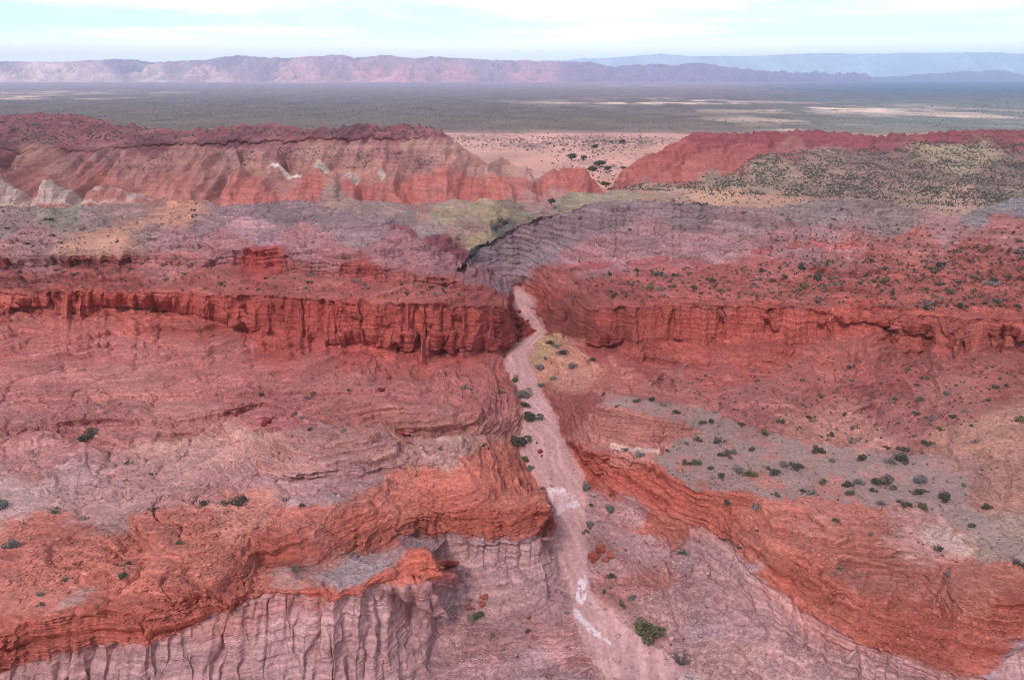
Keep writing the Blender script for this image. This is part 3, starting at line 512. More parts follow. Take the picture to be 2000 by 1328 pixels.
def ground(u, v):
    """world point of the near terrain under picture position (u, v)"""
    j = int(np.clip(np.searchsorted(uc, u), 1, nu_-1)); col = V[:, j]; i = int(np.argmin(np.abs(col-v)))
    best = P1[i, j]
    # refine: search near rows for the one whose displaced point projects closest to (u, v)
    i0, i1, j0, j1 = max(0, i-14), min(nv_, i+15), max(0, j-6), min(nu_, j+7)
    q = P1[i0:i1, j0:j1]; yy = q[..., 1]*CP - (q[..., 2]-H)*SP; xx = q[..., 0]; zz = q[..., 1]*SP + (q[..., 2]-H)*CP
    pu_ = 1000+F*xx/yy; pv_ = 664-F*zz/yy; k = np.argmin((pu_-u)**2+(pv_-v)**2); return q.reshape(-1, 3)[k]
# ================================================================== FARTHER SHEETS
def sheet(name, label, cat, mat, R, cps, crest, bottom, us, nrow, cpts, detail, skirt=((1.02,-3),(1.06,-12),(1.12,-45)), crj=1.2, yspec=True, gam=1.0, tint=None):
    """cps: lines of (u, v, distance); crest and bottom: (u, v) curves"""
    L_ = [[(u, v, float(zfromY(v, y))) if yspec else (u, v, y) for u, v, y in l] for l in cps]
    g = tin(R, L_, 8, 1.2); cr_ = np.array(crest, float); bo_ = np.array(bottom, float)
    c = np.interp(us, cr_[:, 0], cr_[:, 1]) + crj*fbm(us/14, 0*us, 5.5, 4); b = np.interp(us, bo_[:, 0], bo_[:, 1])
    t = np.linspace(0, 1, nrow)[:, None]**gam; U_ = np.broadcast_to(us[None, :], (nrow, len(us))).copy(); V_ = b + t*(c-b)
    a_ = 4*fbm(U_/30, V_/60, 2.7, 3, 5); b_ = 1.0*fbm(U_/30, V_/40, 4.1, 2, 9)
    e = np.clip((V_-c)/8, 0, 1)
    z_ = R.sample(g, U_+a_*e, V_+b_*e); P_ = unproj(U_, V_, z_)
    nb_ = np.stack([blur(P_[..., i], 2.5) for i in range(3)], -1); n_ = grad_normal(nb_)
    C_ = colour_field(R, cpts)(U_ + 12*fbm(U_/40, V_/20, 1.1, 4, 33), V_ + 5*fbm(U_/40, V_/14, 3.1, 4, 35))
    P_, C_ = detail(P_, n_, U_, V_, C_)
    lum_ = (C_*[.3, .55, .15]).sum(-1)[..., None]; C_ = (C_*.70 + lum_*np.array([1.0, .92, .97])*.30)*1.12*TN
    q = [P_]
    for m_, dz in skirt:
        r = P_[-1:].copy(); r[..., :2] *= m_; r[..., 2] += dz; q.append(r)
    PS_ = np.concatenate(q, 0); CS_ = np.concatenate([C_]+[C_[-1:]]*len(skirt), 0)
    me = make_mesh(name, PS_.reshape(-1, 3), grid_faces(PS_.shape[0], PS_.shape[1]), mat, np.clip(CS_, .01, .9).reshape(-1, 3))
    link(name, me, label, cat, kind='structure'); return P_, U_, V_
def disp_z(P_, dz): P_ = P_.copy(); P_[..., 2] += dz; return P_
def tri(x): return np.abs(x-np.floor(x)-.5)*2
R2 = Raster(-430, 2430, 200, 620)
# ---- olive and crimson slopes behind the gorge
def det_ol(P_, n_, U_, V_, C_):
    x, y, z = P_[..., 0], P_[..., 1], P_[..., 2]; m = fbm(x/16, y/16, z/8, 5, 201)
    st = noise(x/18, y/30, (z+.1*x+.05*y)/1.4, 203); rl = ridged((x+.3*y)/6+m, y/25, 0, 205)
    P_ = P_ + n_*(m*1.6 + st*.9 - rl**3*1.3)[..., None]
    P_[..., 2] += terrace(z+.07*y+.08*x+m, 2.2, .1)*.6
    return P_, C_*(1+.25*st)[..., None]*np.array([1.05, .91, .93])
sheet('olive_hills', 'olive and pale banded slopes behind the gorge between the mauve hills', 'hills', M_ROCK, R2,
 [[(540,560,300),(1320,560,300)], [(560,470,330),(700,450,330),(760,440,330),(830,470,325),(890,500,322),(897,515,320)], [(700,440,338),(760,437,342),(850,465,332),(900,475,345),(930,478,335)],
  [(700,415,375),(750,410,390),(850,420,385)], [(700,430,352),(800,445,356),(880,455,350),(960,460,350)], [(985,440,372),(985,460,352)], [(940,402,405),(900,425,380),(880,440,365)], [(1010,402,400),(1020,425,375)], [(960,430,366)],
  [(540,398,440),(620,398,440),(700,388,440),(800,397,435),(900,390,432),(960,387,430),(1000,387,430),(1050,392,432),(1100,380,440),(1150,375,445),(1250,377,445),(1320,385,440)], [(1100,388,410),(1180,382,420),(1240,386,420)], [(1050,405,400),(1150,395,400),(1300,395,400)]],
 [(540,398),(620,395),(665,390),(680,386),(700,392),(800,396),(850,392),(900,391),(960,388),(1000,386),(1020,396),(1050,394),(1090,386),(1110,378),(1150,374),(1250,377),(1320,383)],
 [(540,470),(700,470),(890,545),(1000,480),(1320,430)], np.arange(545, 1320, 1.5), 160,
 [(560,420,128,108,104),(660,402,150,124,106),(700,410,142,114,106),(760,400,146,120,112),(720,430,134,114,114),(790,430,132,112,114),(840,445,146,126,122),(870,420,150,136,104),(900,455,146,118,108),(930,440,142,116,104),(940,470,148,134,96),(960,420,142,126,92),(1000,400,130,112,100),(985,440,92,92,84),(1020,425,120,112,90),(1060,410,144,118,110),(1110,390,136,126,100),(1200,385,138,128,106),(1300,386,150,124,100),(780,450,140,70,84),(850,470,126,58,70),(880,490,120,60,72),(820,405,150,110,104),(1060,392,150,110,104),(900,396,146,122,110),(1020,445,118,96,100),(930,400,150,132,100)], det_ol)
# ---- the long eroded ridge on the left
def det_mesa(P_, n_, U_, V_, C_):
    x, y, z = P_[..., 0], P_[..., 1], P_[..., 2]; m = fbm(x/45, y/60, z/40, 4, 211, .45)
    env = sstep(0, 7, z)*(1-sstep(24, 33, z)); ev2 = sstep(-1, 5, z)
    s1_ = tri(x/41+.45*m+.006*z); s2_ = tri(x/17+.6*m+.3+.012*z); s3_ = tri(x/7+.8*m)
    d = env*((s1_-.5)*9.5+(s2_-.5)*4.4) + ev2*(s3_-.5)*1.3
    top = sstep(31, 36, z); st = noise(x/60, y/60, (z+.01*x)/1.7, 213)
    d2 = d + m*.6 + fbm(x/4, y/5, z/3, 3, 218)*.35 + top*((tri(x/33+.7*m+.25*np.sin(y/22))-.5)*3.0+(tri(x/13+m)-.5)*1.4) - ridged(x/5+m, y/30, z/20, 215)**3*.8
    P_ = P_.copy(); P_[..., 1] -= d*.5; P_[..., 2] += d2 + st*.3
    band = np.exp(-((V_-np.interp(U_, [-430,0,200,300,450,600,750,870], [292,291,289,281,274,272,266,262]))/3.2)**2)*(U_ < 872)
    P_[..., 1] -= band*3.5
    ex = sstep(34, 26, z)*sstep(14, 22, z)
    scree = np.clip(1.6*noise(x/24, y/30, z/14, 217)+.1, 0, 1)*ex*(s1_ < .55)
    C_ = C_*(1-.3*band[..., None]) ; C_ = C_*(1-.6*scree[..., None]) + lin((134,86,88))*.6*scree[..., None]
    for pl, cc_ in (([(-430,352),(0,358),(20,358),(60,377),(85,360),(130,373),(165,376),(200,371),(250,384),(280,388),(240,402),(-430,402)], (178,150,140)), ([(255,386),(262,374),(292,383),(300,388)], (184,158,150)), ([(520,334),(540,327),(560,329),(590,340),(585,342),(555,335)], (210,190,180)),
        ([(612,334),(630,326),(650,332),(640,348),(625,345)], (184,162,152)), ([(670,336),(690,330),(702,340),(690,356)], (180,158,148)), ([(738,344),(748,340),(754,350),(746,360)], (180,158,148)), ([(150,398),(180,380),(200,374),(230,380),(250,390),(250,400)], (172,92,80))):
        mm = blur(inpoly(pl, U_+4*m, V_+1.5*m).astype(float), .8)[..., None]*.85; C_ = C_*(1-mm)+lin(cc_)*mm
    return P_, C_*(1+.14*st+.10*(s2_-.5))[..., None]
mesa_crest = [(-430,232),(-120,228),(0,228),(60,224),(110,222),(150,224),(200,236),(240,243),(300,250),(350,257),(430,250),(500,243),(560,247),(640,252),(700,242),(760,246),(820,243),(845,250),(866,258),(880,268),(900,284),(940,304),(1000,324),(1060,334),(1100,331),(1140,343),(1170,359),(1185,374),(1200,400)]
PM, UM, VM = sheet('eroded_ridge', 'long red eroded ridge with pyramid spurs behind the mauve hill at left', 'ridge', M_FAR, R2,
 [[(-120,440,455),(1200,440,455)], [(-120,404,490),(0,404,490),(260,400,492),(450,402,495),(700,402,500),(1000,396,505),(1190,390,520)],
  [(-120,375,512),(0,359,508),(20,359,508),(60,378,512),(85,360,505),(130,374,510),(160,376,512),(200,371,506),(250,380,512),(262,372,506),(290,382,512),(340,388,515)], [(-120,366,528),(0,352,530),(85,353,533),(200,364,528),(340,380,520)],
  [(455,385,505),(480,362,520),(510,348,532),(560,336,540),(650,342,540),(750,346,540),(850,337,540),(950,342,545),(1000,346,548)], [(500,342,560),(560,329,568),(650,334,566),(750,338,566),(850,329,568),(950,332,566),(1000,334,565)],
  [(1060,336,556),(1100,336,556),(1140,346,556),(1168,362,556)], [(1030,372,530),(1120,370,535)],
  [(-120,330,555),(0,330,556),(200,330,556),(400,326,556)], [(-120,296,592),(0,296,592),(200,294,592),(300,286,592),(450,280,595),(600,277,598),(750,271,603),(870,266,612)],
  [(-120,288,596),(0,288,596),(200,286,596),(300,277,596),(450,270,599),(600,268,602),(750,262,608),(862,259,618)],
  [(-120,226,800),(0,226,800),(60,222,800),(110,220,800),(150,222,790),(200,234,760),(240,241,740),(300,248,720),(350,255,700),(430,248,690),(500,241,690),(560,245,680),(640,250,670),(700,240,680),(760,244,675),(820,241,680),(866,255,640)],
  [(-120,262,650),(0,262,650),(150,258,660),(250,262,650)], [(900,284,620),(940,304,600),(1000,322,580),(1060,330,574)]],
 mesa_crest, [(-430,440),(1200,430)], np.concatenate([np.linspace(-420, -40, 60), np.arange(-40, 1196, 1.5)]), 190,
 [(0,240,140,72,84),(100,235,142,74,86),(200,255,146,76,84),(60,262,136,76,80),(300,262,146,78,84),(450,262,140,72,80),(600,256,138,70,78),(760,252,142,70,78),(850,252,150,82,88),(0,290,120,62,72),(150,278,146,78,84),(300,278,122,64,74),(450,270,120,62,72),(700,264,122,62,72),
  (60,305,168,110,98),(200,305,156,98,94),(120,330,160,100,90),(250,330,158,94,88),(60,345,160,88,78),(180,350,164,90,80),(350,310,160,100,92),(350,350,164,92,82),(300,370,170,100,90),(450,310,160,104,96),(430,340,162,98,88),(550,300,150,88,88),(620,300,160,106,96),(700,290,158,104,98),(750,300,150,90,92),(820,290,170,116,104),(860,300,172,120,108),(900,310,176,116,104),(700,320,172,110,98),(520,330,170,108,96),(820,315,170,108,98),
  (200,390,170,92,82),(240,385,176,96,84),(370,385,172,98,86),
  (560,340,168,106,94),(640,338,170,108,96),(745,340,168,104,92),(600,360,172,86,76),(500,370,172,84,74),(700,370,174,84,76),(800,360,176,84,74),(900,360,178,84,74),(850,385,176,92,84),(1000,360,184,92,80),(1080,350,182,88,76),(1140,360,180,86,74),(960,330,178,122,110),(1020,332,186,130,118),(1060,380,170,110,104),(650,392,150,110,104)], det_mesa)
# ---- right ridge with the shrub-covered slope in front
def det_rr(P_, n_, U_, V_, C_):
    x, y, z = P_[..., 0], P_[..., 1], P_[..., 2]; m = fbm(x/26, y/26, z/20, 5, 221, .55)
    red = inpoly([(1180,420),(1215,362),(1330,358),(1420,338),(1470,302),(1560,288),(1750,282),(1900,276),(2430,262),(2430,230),(1180,230)], U_+6*m*3, V_+3*m).astype(float); red = blur(red, 2)
    g1 = tri((x-.55*y)/26+.5*m); g2 = tri((x-.5*y)/10+.8*m)
    rl = ridged((x-.3*y)/16+.6*m, y/60, 0, 225); st = noise(x/40, y/60, (z+.05*x)/2, 223)
    P_ = P_.copy(); P_[..., 2] += red*((g1-.5)*5.0*sstep(38, 24, z)+(g2-.5)*2.2 + m*.8 - rl**4*1.5 + st*.3) + (1-red)*(m*1.3)
    return P_, C_*(1+red*.14*st+red*.08*(g2-.5))[..., None]
PR, UR, VR = sheet('red_ridge_right', 'crimson ridge with a shrub-covered slope in front at right', 'ridge', M_FAR, R2,
 [[(1190,440,400),(2120,440,400)], [(1190,400,470),(1300,398,470),(1600,398,470),(2120,398,465)], [(1195,366,540),(1215,358,552),(1340,356,550),(1420,340,565),(1480,310,590),(1560,296,610),(1750,290,625),(2000,280,640),(2120,275,640)],
  [(1300,372,515),(1600,350,530),(2000,350,530),(2120,350,530)], [(1700,320,575),(2000,315,580),(2120,315,580)],
  [(1215,333,575),(1245,313,588),(1270,298,600),(1310,278,620),(1345,261,640),(1400,256,655),(1500,256,670),(1650,256,680),(1710,263,685),(1850,255,690),(2000,250,690),(2120,248,690)], [(1280,330,580),(1380,300,605),(1500,278,640)]],
 [(1186,400),(1192,375),(1200,356),(1215,336),(1245,316),(1270,300),(1310,281),(1345,263),(1400,258),(1500,257),(1560,255),(1650,258),(1710,265),(1750,261),(1850,257),(1930,253),(2000,252),(2120,250),(2430,246)],
 [(1186,440),(2430,440)], np.concatenate([np.arange(1186, 2050, 1.5), np.linspace(2050, 2420, 60)]), 170,
 [(1220,350,176,84,74),(1260,330,176,80,68),(1320,300,168,70,66),(1400,270,148,60,68),(1500,265,148,58,68),(1450,300,166,72,72),(1350,330,178,84,74),(1420,320,172,80,74),(1300,350,174,84,78),(1600,268,144,60,70),(1700,272,146,62,72),(1850,268,150,62,74),(1980,258,140,66,74),(1550,290,160,90,84),
  (1400,350,150,116,100),(1500,330,154,122,104),(1600,310,150,112,100),(1500,360,150,118,98),(1700,320,140,104,96),(1850,300,160,136,104),(1900,310,158,132,104),(1800,340,140,106,96),(1950,340,132,100,92),(1300,372,164,122,104),(1250,378,172,116,102),(1400,385,190,136,104),(1500,393,178,126,104),(1650,380,150,112,100),(1800,385,150,116,96),(1850,396,168,124,106),(1980,380,140,112,100),(1700,355,150,108,98)], det_rr)
# ---- the plain, one sheet from beneath the canyon to the horizon
ang = np.linspace(-math.pi, math.pi, 1441)[:-1]
ang = np.concatenate([np.linspace(-math.pi, -.75, 120, endpoint=False), np.linspace(-.75, .75, 1000, endpoint=False), np.linspace(.75, math.pi, 121)])
rad = np.concatenate([[0.5, 150, 330], np.geomspace(420, 30500, 520)])
A_, R_ = np.meshgrid(ang, rad); x = R_*np.sin(A_); y = R_*np.cos(A_)
wash = np.exp(-((x - (y-560)*.10-60)/60)**2)
z_ = np.where(R_ < 400, -8.0, 0) + 0*x; z_ = z_ + sstep(400, 500, R_)*(1.2*fbm(x/60, y/60, 0, 4, 231))*(1-sstep(1500, 4000, R_))
ws = sstep(560, 640, y)*(1-sstep(900, 1300, y))*(x > 0)*(x < 240); z_ = z_ + ws*1.8*fbm(x/22, y/40, 0, 4, 233)
# picture position of the undisturbed plain, used only to lay its ground colours and far haze tint where the photograph has them
yc = y*CP + H*SP; U3 = np.where(y > 50, 1000+F*x/np.maximum(yc, 1), -9999); V3 = np.where(y > 50, 664-F*(y*SP-H*CP)/np.maximum(yc, 1), 9999)
R3 = Raster(-430, 2430, 140, 620)
n1 = fbm(x/400, y/900, 0, 4, 235); n2 = fbm(x/90, y/160, 0, 4, 237)
def vramp(vs_, cols): c_ = lin(np.array(cols)); return np.stack([np.interp(V3, vs_, c_[:, i]) for i in range(3)], -1)
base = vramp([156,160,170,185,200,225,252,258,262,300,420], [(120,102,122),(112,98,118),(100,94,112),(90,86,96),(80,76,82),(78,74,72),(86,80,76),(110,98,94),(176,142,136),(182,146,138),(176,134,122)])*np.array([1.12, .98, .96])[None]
rgt = vramp([156,160,175,190,205,252,258,262,420], [(60,84,120),(54,78,116),(58,78,104),(78,84,98),(92,94,98),(98,98,96),(120,108,102),(160,134,122),(176,132,114)])  # both ramps turn blue-violet far out: distance haze put into the colour
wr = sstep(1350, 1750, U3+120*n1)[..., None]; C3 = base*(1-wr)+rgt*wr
def gw(u0, v0, su, sv): return np.exp(-((U3-u0)/su)**2-((V3-v0)/sv)**2)
pt = fbm(x/260, y/420, 0, 5, 236, .6); pf = fbm(x/70, y/110, 0, 4, 238)
pale = sstep(.05, .4, pt+.25*pf)*np.clip(gw(1300,202,260,5)+gw(1650,214,260,7)+gw(1250,197,120,4)+gw(1850,228,160,9)*.7+gw(1500,236,200,8)*.6+gw(40,192,160,5)+gw(100,181,260,3.5)*.8+gw(560,161,90,2)+gw(1250,168,80,1.5)*.7, 0, 1)
pale2 = np.clip(.9*gw(1290,202,190,2.2)+.9*gw(1700,214,110,2.6)+.8*gw(30,194,60,1.2)+.7*gw(90,183,130,1.0)+.8*gw(565,160,55,1.0)+.6*gw(1540,254,26,1.6), 0, 1)*sstep(-.35, .1, pf)
pale = np.maximum(pale*.8, pale2)[..., None]; C3 = C3*(1-pale)+lin((196,168,156))*pale
dk = sstep(-.15, .25, fbm(x/45, y/80, 0, 4, 240))*np.clip(gw(1190,278,130,10)+gw(1050,285,110,6)+gw(1140,335,60,18), 0, 1)[...]
C3 = C3*(1-.75*dk[..., None])+lin((122,98,100))*.75*dk[..., None]
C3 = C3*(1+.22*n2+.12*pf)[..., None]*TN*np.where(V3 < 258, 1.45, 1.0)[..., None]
fpl = grid_faces(len(rad), len(ang)); me = make_mesh('ground', np.stack([x, y, z_], -1).reshape(-1, 3), fpl, M_PLAIN, np.clip(C3, .01, .9).reshape(-1, 3))
link('ground', me, 'flat scrub plain with pale sand patches reaching to the far mountains', 'plain', kind='structure')
# ---- mountains
def mountains(name, label, crest, Yc, depth, hue, cpts, su=2.2, foot=None, rough=1.0, seed=0):
    us = np.arange(crest[0][0], crest[-1][0], su); cr_ = np.array(crest, float); v = np.interp(us, cr_[:, 0], cr_[:, 1])
    v = v - rough*(1.0*fbm(us/7, 0*us, seed+.9, 3, 244, .6) + 1.6*fbm(us/26, 0*us, seed+.5, 5, 241, .6) + 1.6*ridged(us/22, 0*us, seed+.7, 242)) + 1.4
    nr = 70; t = np.linspace(0, 1, nr)[:, None]; Zc = zfromY(v, Yc)[None, :]
    xx = ((us-1000)/F*(Yc*CP+ (H-Zc)*SP)); 
    X_ = np.broadcast_to(xx, (nr, len(us))); k = 1-(1-t)*depth/Yc; X_ = X_*k; Y_ = Yc*k + 0*X_
    sc_ = Zc*.5
    rid = fbm(X_/(sc_.mean()*2.0), Y_/(sc_.mean()*3), seed, 6, 243, .65)*.8 + (ridged(X_/(sc_.mean()*2.2)+.3*t, Y_/(sc_.mean()*7), seed, 247)-.5)*.9 + (ridged(X_/(sc_.mean()*.8), Y_/(sc_.mean()*3), seed, 248)-.5)*.4
    prof = t**1.7; Z_ = Zc*prof + Zc.mean()*.42*rid*np.sin(np.pi*np.clip(t, 0, 1))**.8*(t < 1)
    Z_ = np.maximum(Z_, -5*np.ones_like(Z_)); Z_[0] = -20
    yc_ = Y_*CP - (Z_-H)*SP; U_ = 1000+F*X_/yc_; V_ = 664-F*(Y_*SP+(Z_-H)*CP)/yc_
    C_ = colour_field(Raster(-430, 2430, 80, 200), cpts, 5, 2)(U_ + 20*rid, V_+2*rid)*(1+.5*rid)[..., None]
    X_ = np.concatenate([X_, X_[-1:]*1.05, X_[-1:]*1.15]); Y_ = np.concatenate([Y_, Y_[-1:]*1.05, Y_[-1:]*1.15]); Z_ = np.concatenate([Z_, Z_[-1:]*.6, Z_[-1:]*0-20]); C_ = np.concatenate([C_, C_[-1:], C_[-1:]])
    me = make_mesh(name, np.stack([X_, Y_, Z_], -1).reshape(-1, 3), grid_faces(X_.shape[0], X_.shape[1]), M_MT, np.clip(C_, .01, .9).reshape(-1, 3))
    link(name, me, label, 'mountains', kind='structure')
mountains('mountain_range', 'long violet and pink mountain range across the horizon', [(-430,122),(0,121),(150,120),(240,115),(270,118),(300,122),(400,117),(470,108),(510,112),(550,113),(600,110),(650,108),(700,112),(750,107),(800,113),(860,110),(900,114),(960,117),(1030,118),(1090,121),(1150,122),(1200,130),(1270,124),(1320,128),(1350,122),(1400,127),(1480,138),(1580,144),(1650,152),(1700,158)], 14000, 2600, None,
 [(0,125,104,70,104),(240,122,104,70,104),(450,122,116,78,106),(0,134,108,74,106),(250,132,108,74,106),(0,141,176,132,134),(100,150,212,170,158),(200,149,212,170,158),(300,150,210,166,154),(420,150,200,150,146),(0,150,210,166,154),(200,141,170,124,130),(350,135,150,108,122),(500,130,140,98,118),(600,145,190,128,134),(650,120,150,104,122),(750,125,160,108,124),(750,145,190,120,126),(850,120,160,112,126),(900,145,176,112,124),(950,130,140,100,120),(1050,140,172,116,130),(1150,140,120,84,120),(1300,140,112,82,122),(1400,140,108,82,124),(1550,150,100,84,126)], seed=1)  # violet and pink carry haze, cloud shadow and sunlit slopes in the rock colour
mountains('hills_far_right', 'small blue mountain group on the right end of the horizon', [(1640,158),(1700,152),(1760,148),(1800,144),(1840,142),(1880,138),(1910,140),(1950,135),(1970,140),(2000,146),(2060,150),(2150,152),(2300,150)], 17500, 3500, None, [(1700,150,84,80,112),(1950,145,84,80,112)], seed=3, rough=.8)
mountains('mountains_faint', 'faint pale blue mountain range farthest away at right', [(900,122),(1100,117),(1200,112),(1290,105),(1350,110),(1420,109),(1500,108),(1600,103),(1700,105),(1800,103),(1900,102),(2000,104),(2200,106),(2430,110)], 28800, 2500, None, [(1300,115,150,172,185),(1900,115,150,172,185)], su=4, seed=5, rough=.7)  # rock colour paled and blued: extra haze painted in
# ---- the air
hv = bpy.data.materials.new('air'); hv.use_nodes = True; t = hv.node_tree; t.nodes.clear()
ho = t.nodes.new('ShaderNodeOutputMaterial'); pv = t.nodes.new('ShaderNodeVolumePrincipled'); pv.inputs['Color'].default_value = (.76, .85, 1, 1); pv.inputs['Density'].default_value = 6.2e-5; pv.inputs['Anisotropy'].default_value = 0.0
t.links.new(pv.outputs[0], ho.inputs['Volume'])
bx0, bx1 = np.array([-31000, -31000, -60.]), np.array([31000, 33000, 860.])
c8 = np.array([[(bx0, bx1)[i][0], (bx0, bx1)[j][1], (bx0, bx1)[k][2]] for k in (0, 1) for j in (0, 1) for i in (0, 1)])
link('haze', make_mesh('haze', c8, np.array([[0,2,3,1],[4,5,7,6],[0,1,5,4],[2,6,7,3],[0,4,6,2],[1,3,7,5]]), hv, smooth=False), 'pale blue air thickening towards the mountains', 'haze', kind='stuff')
# ================================================================== VEGETATION
M_DG = plain_mat('foliage_dark', (86, 80, 70), var=.4); M_OG = plain_mat('foliage_olive', (102, 97, 72), var=.4); M_GG = plain_mat('foliage_grey', (124, 114, 108), var=.35)
M_FARG = plain_mat('foliage_far', (96, 94, 84), var=.35); M_BARK = plain_mat('bark', (92, 76, 68))
def leaf_cloud(n, rs, size, flat=.62, lobes=6, base=0.0):
    """many small leaf faces spread through several lobes of a crown of radius 1, bottom at z = base"""
    cen = rs.normal(size=(lobes, 3))*[.42, .42, .2]; cen[:, 2] = np.abs(cen[:, 2])+.35*flat; rad_ = rs.uniform(.3, .52, lobes)
    k = rs.randint(0, lobes, n); d_ = rs.normal(size=(n, 3)); d_ /= np.linalg.norm(d_, axis=1)[:, None]
    p = cen[k] + d_*(rad_[k]*rs.uniform(.45, 1.05, n)**.5)[:, None]*[1, 1, flat*1.2]; p[:, 2] = np.maximum(p[:, 2], .03) + base
    a = rs.normal(size=(n, 3)); a /= np.linalg.norm(a, axis=1)[:, None]; b = np.cross(a, rs.normal(size=(n, 3))); b /= np.linalg.norm(b, axis=1)[:, None]
    s_ = size*rs.uniform(.6, 1.4, n)[:, None]; a = a*s_; b = b*s_*.55
    v = np.stack([p-a, p+b, p+a, p-b], 1); return v.reshape(-1, 3), np.arange(n*4).reshape(-1, 4)
def tubes(segs):
    V_, F_ = [], []
    for a, b, r0, r1 in segs:
        a = np.array(a, float); b = np.array(b, float); d_ = b-a; d_ /= np.linalg.norm(d_); u_ = np.cross(d_, [.3, .9, .1]); u_ /= np.linalg.norm(u_); w_ = np.cross(d_, u_); o_ = len(V_)
        for c, r in ((a, r0), (b, r1)):
            for i in range(5): t_ = i*2*math.pi/5; V_.append(c+r*(math.cos(t_)*u_+math.sin(t_)*w_))
        for i in range(5): F_.append([o_+i, o_+(i+1) % 5, o_+5+(i+1) % 5, o_+5+i])
    return np.array(V_), np.array(F_)
def stem_mesh(rs, name, h=.55, r=.045, n=6, trunk=0):
    sg = []; top = np.array([0, 0, trunk-.1])
    if trunk: sg.append(((0, 0, -.15), (0.03, 0, trunk), r*1.6, r*1.2))
    else: top = np.array([0, 0, -.1])
    for i in range(n):
        t_ = i*2*math.pi/n+rs.uniform(-.4, .4); m_ = top+[math.cos(t_)*.22, math.sin(t_)*.22, h*.55]; e_ = m_+[math.cos(t_)*.3, math.sin(t_)*.3, h*.5*rs.uniform(.4, 1)]
        sg += [(top, m_, r, r*.7), (m_, e_, r*.7, r*.25)]
    v, f = tubes(sg); return make_mesh(name, v, f, M_BARK, smooth=True)
rs = np.random.RandomState(11)
def proto(n, size, mat, flat, lobes, trunk=0, nm='foliage'):
    v, f = leaf_cloud(n, rs, size, flat, lobes, trunk); return make_mesh(nm, v, f, mat, smooth=False)
BIG = {k: [(proto(1100, .085, m, fl, lb), stem_mesh(rs, 'stem')) for fl, lb in ((.75, 8), (.6, 7), (.65, 9))] for k, m in (('dark', M_DG), ('olive', M_OG), ('grey', M_GG))}
SML = {k: [proto(190, .17, m, fl, lb, nm='shrub') for fl, lb in ((.75, 5), (.55, 6), (.65, 4), (.5, 7))] for k, m in (('dark', M_DG), ('olive', M_OG), ('grey', M_GG))}
# sparse leafless bush: only twigs
def dead():
    sg = []
    for i in range(26):
        t_ = rs.uniform(0, 2*math.pi); e_ = np.array([math.cos(t_)*rs.uniform(.3, .7), math.sin(t_)*rs.uniform(.3, .7), rs.uniform(.4, .8)]); sg.append(((0, 0, -.05), e_, .03, .015))
        for k in range(3): q = e_+rs.normal(size=3)*.22; sg.append((e_, q, .015, .006))
    v, f = tubes(sg); return make_mesh('shrub', v, f, plain_mat('dry_twig', (96, 84, 84)), smooth=True)
DEAD = dead()
def pick_size(P_, wpx): return wpx/2*math.sqrt(P_[0]**2+P_[1]**2+(P_[2]-H)**2)/F
def big_shrub(u, v, wpx, kind, label, group=None, cat='shrub', name='desert_shrub'):
    p = ground(u, v+wpx*.22); r = pick_size(p, wpx)*1.12; e = link(name, None, label, cat, group); e.location = p; e.rotation_euler.z = rs.uniform(0, 6.28); e.scale = (r, r, r)
    fo, st = BIG[kind][rs.randint(3)]
    link('foliage', fo, parent=e); link('stem', st, parent=e); return e
N_IND = [0]; XY = []
def small_shrub(p, r, kind, label, group, name='desert_shrub'):
    e = link(name, SML[kind][rs.randint(4)], label, 'shrub', group); e.location = p; e.rotation_euler.z = rs.uniform(0, 6.28); e.scale = (r, r, r*rs.uniform(.8, 1.1)); N_IND[0] += 1; return e
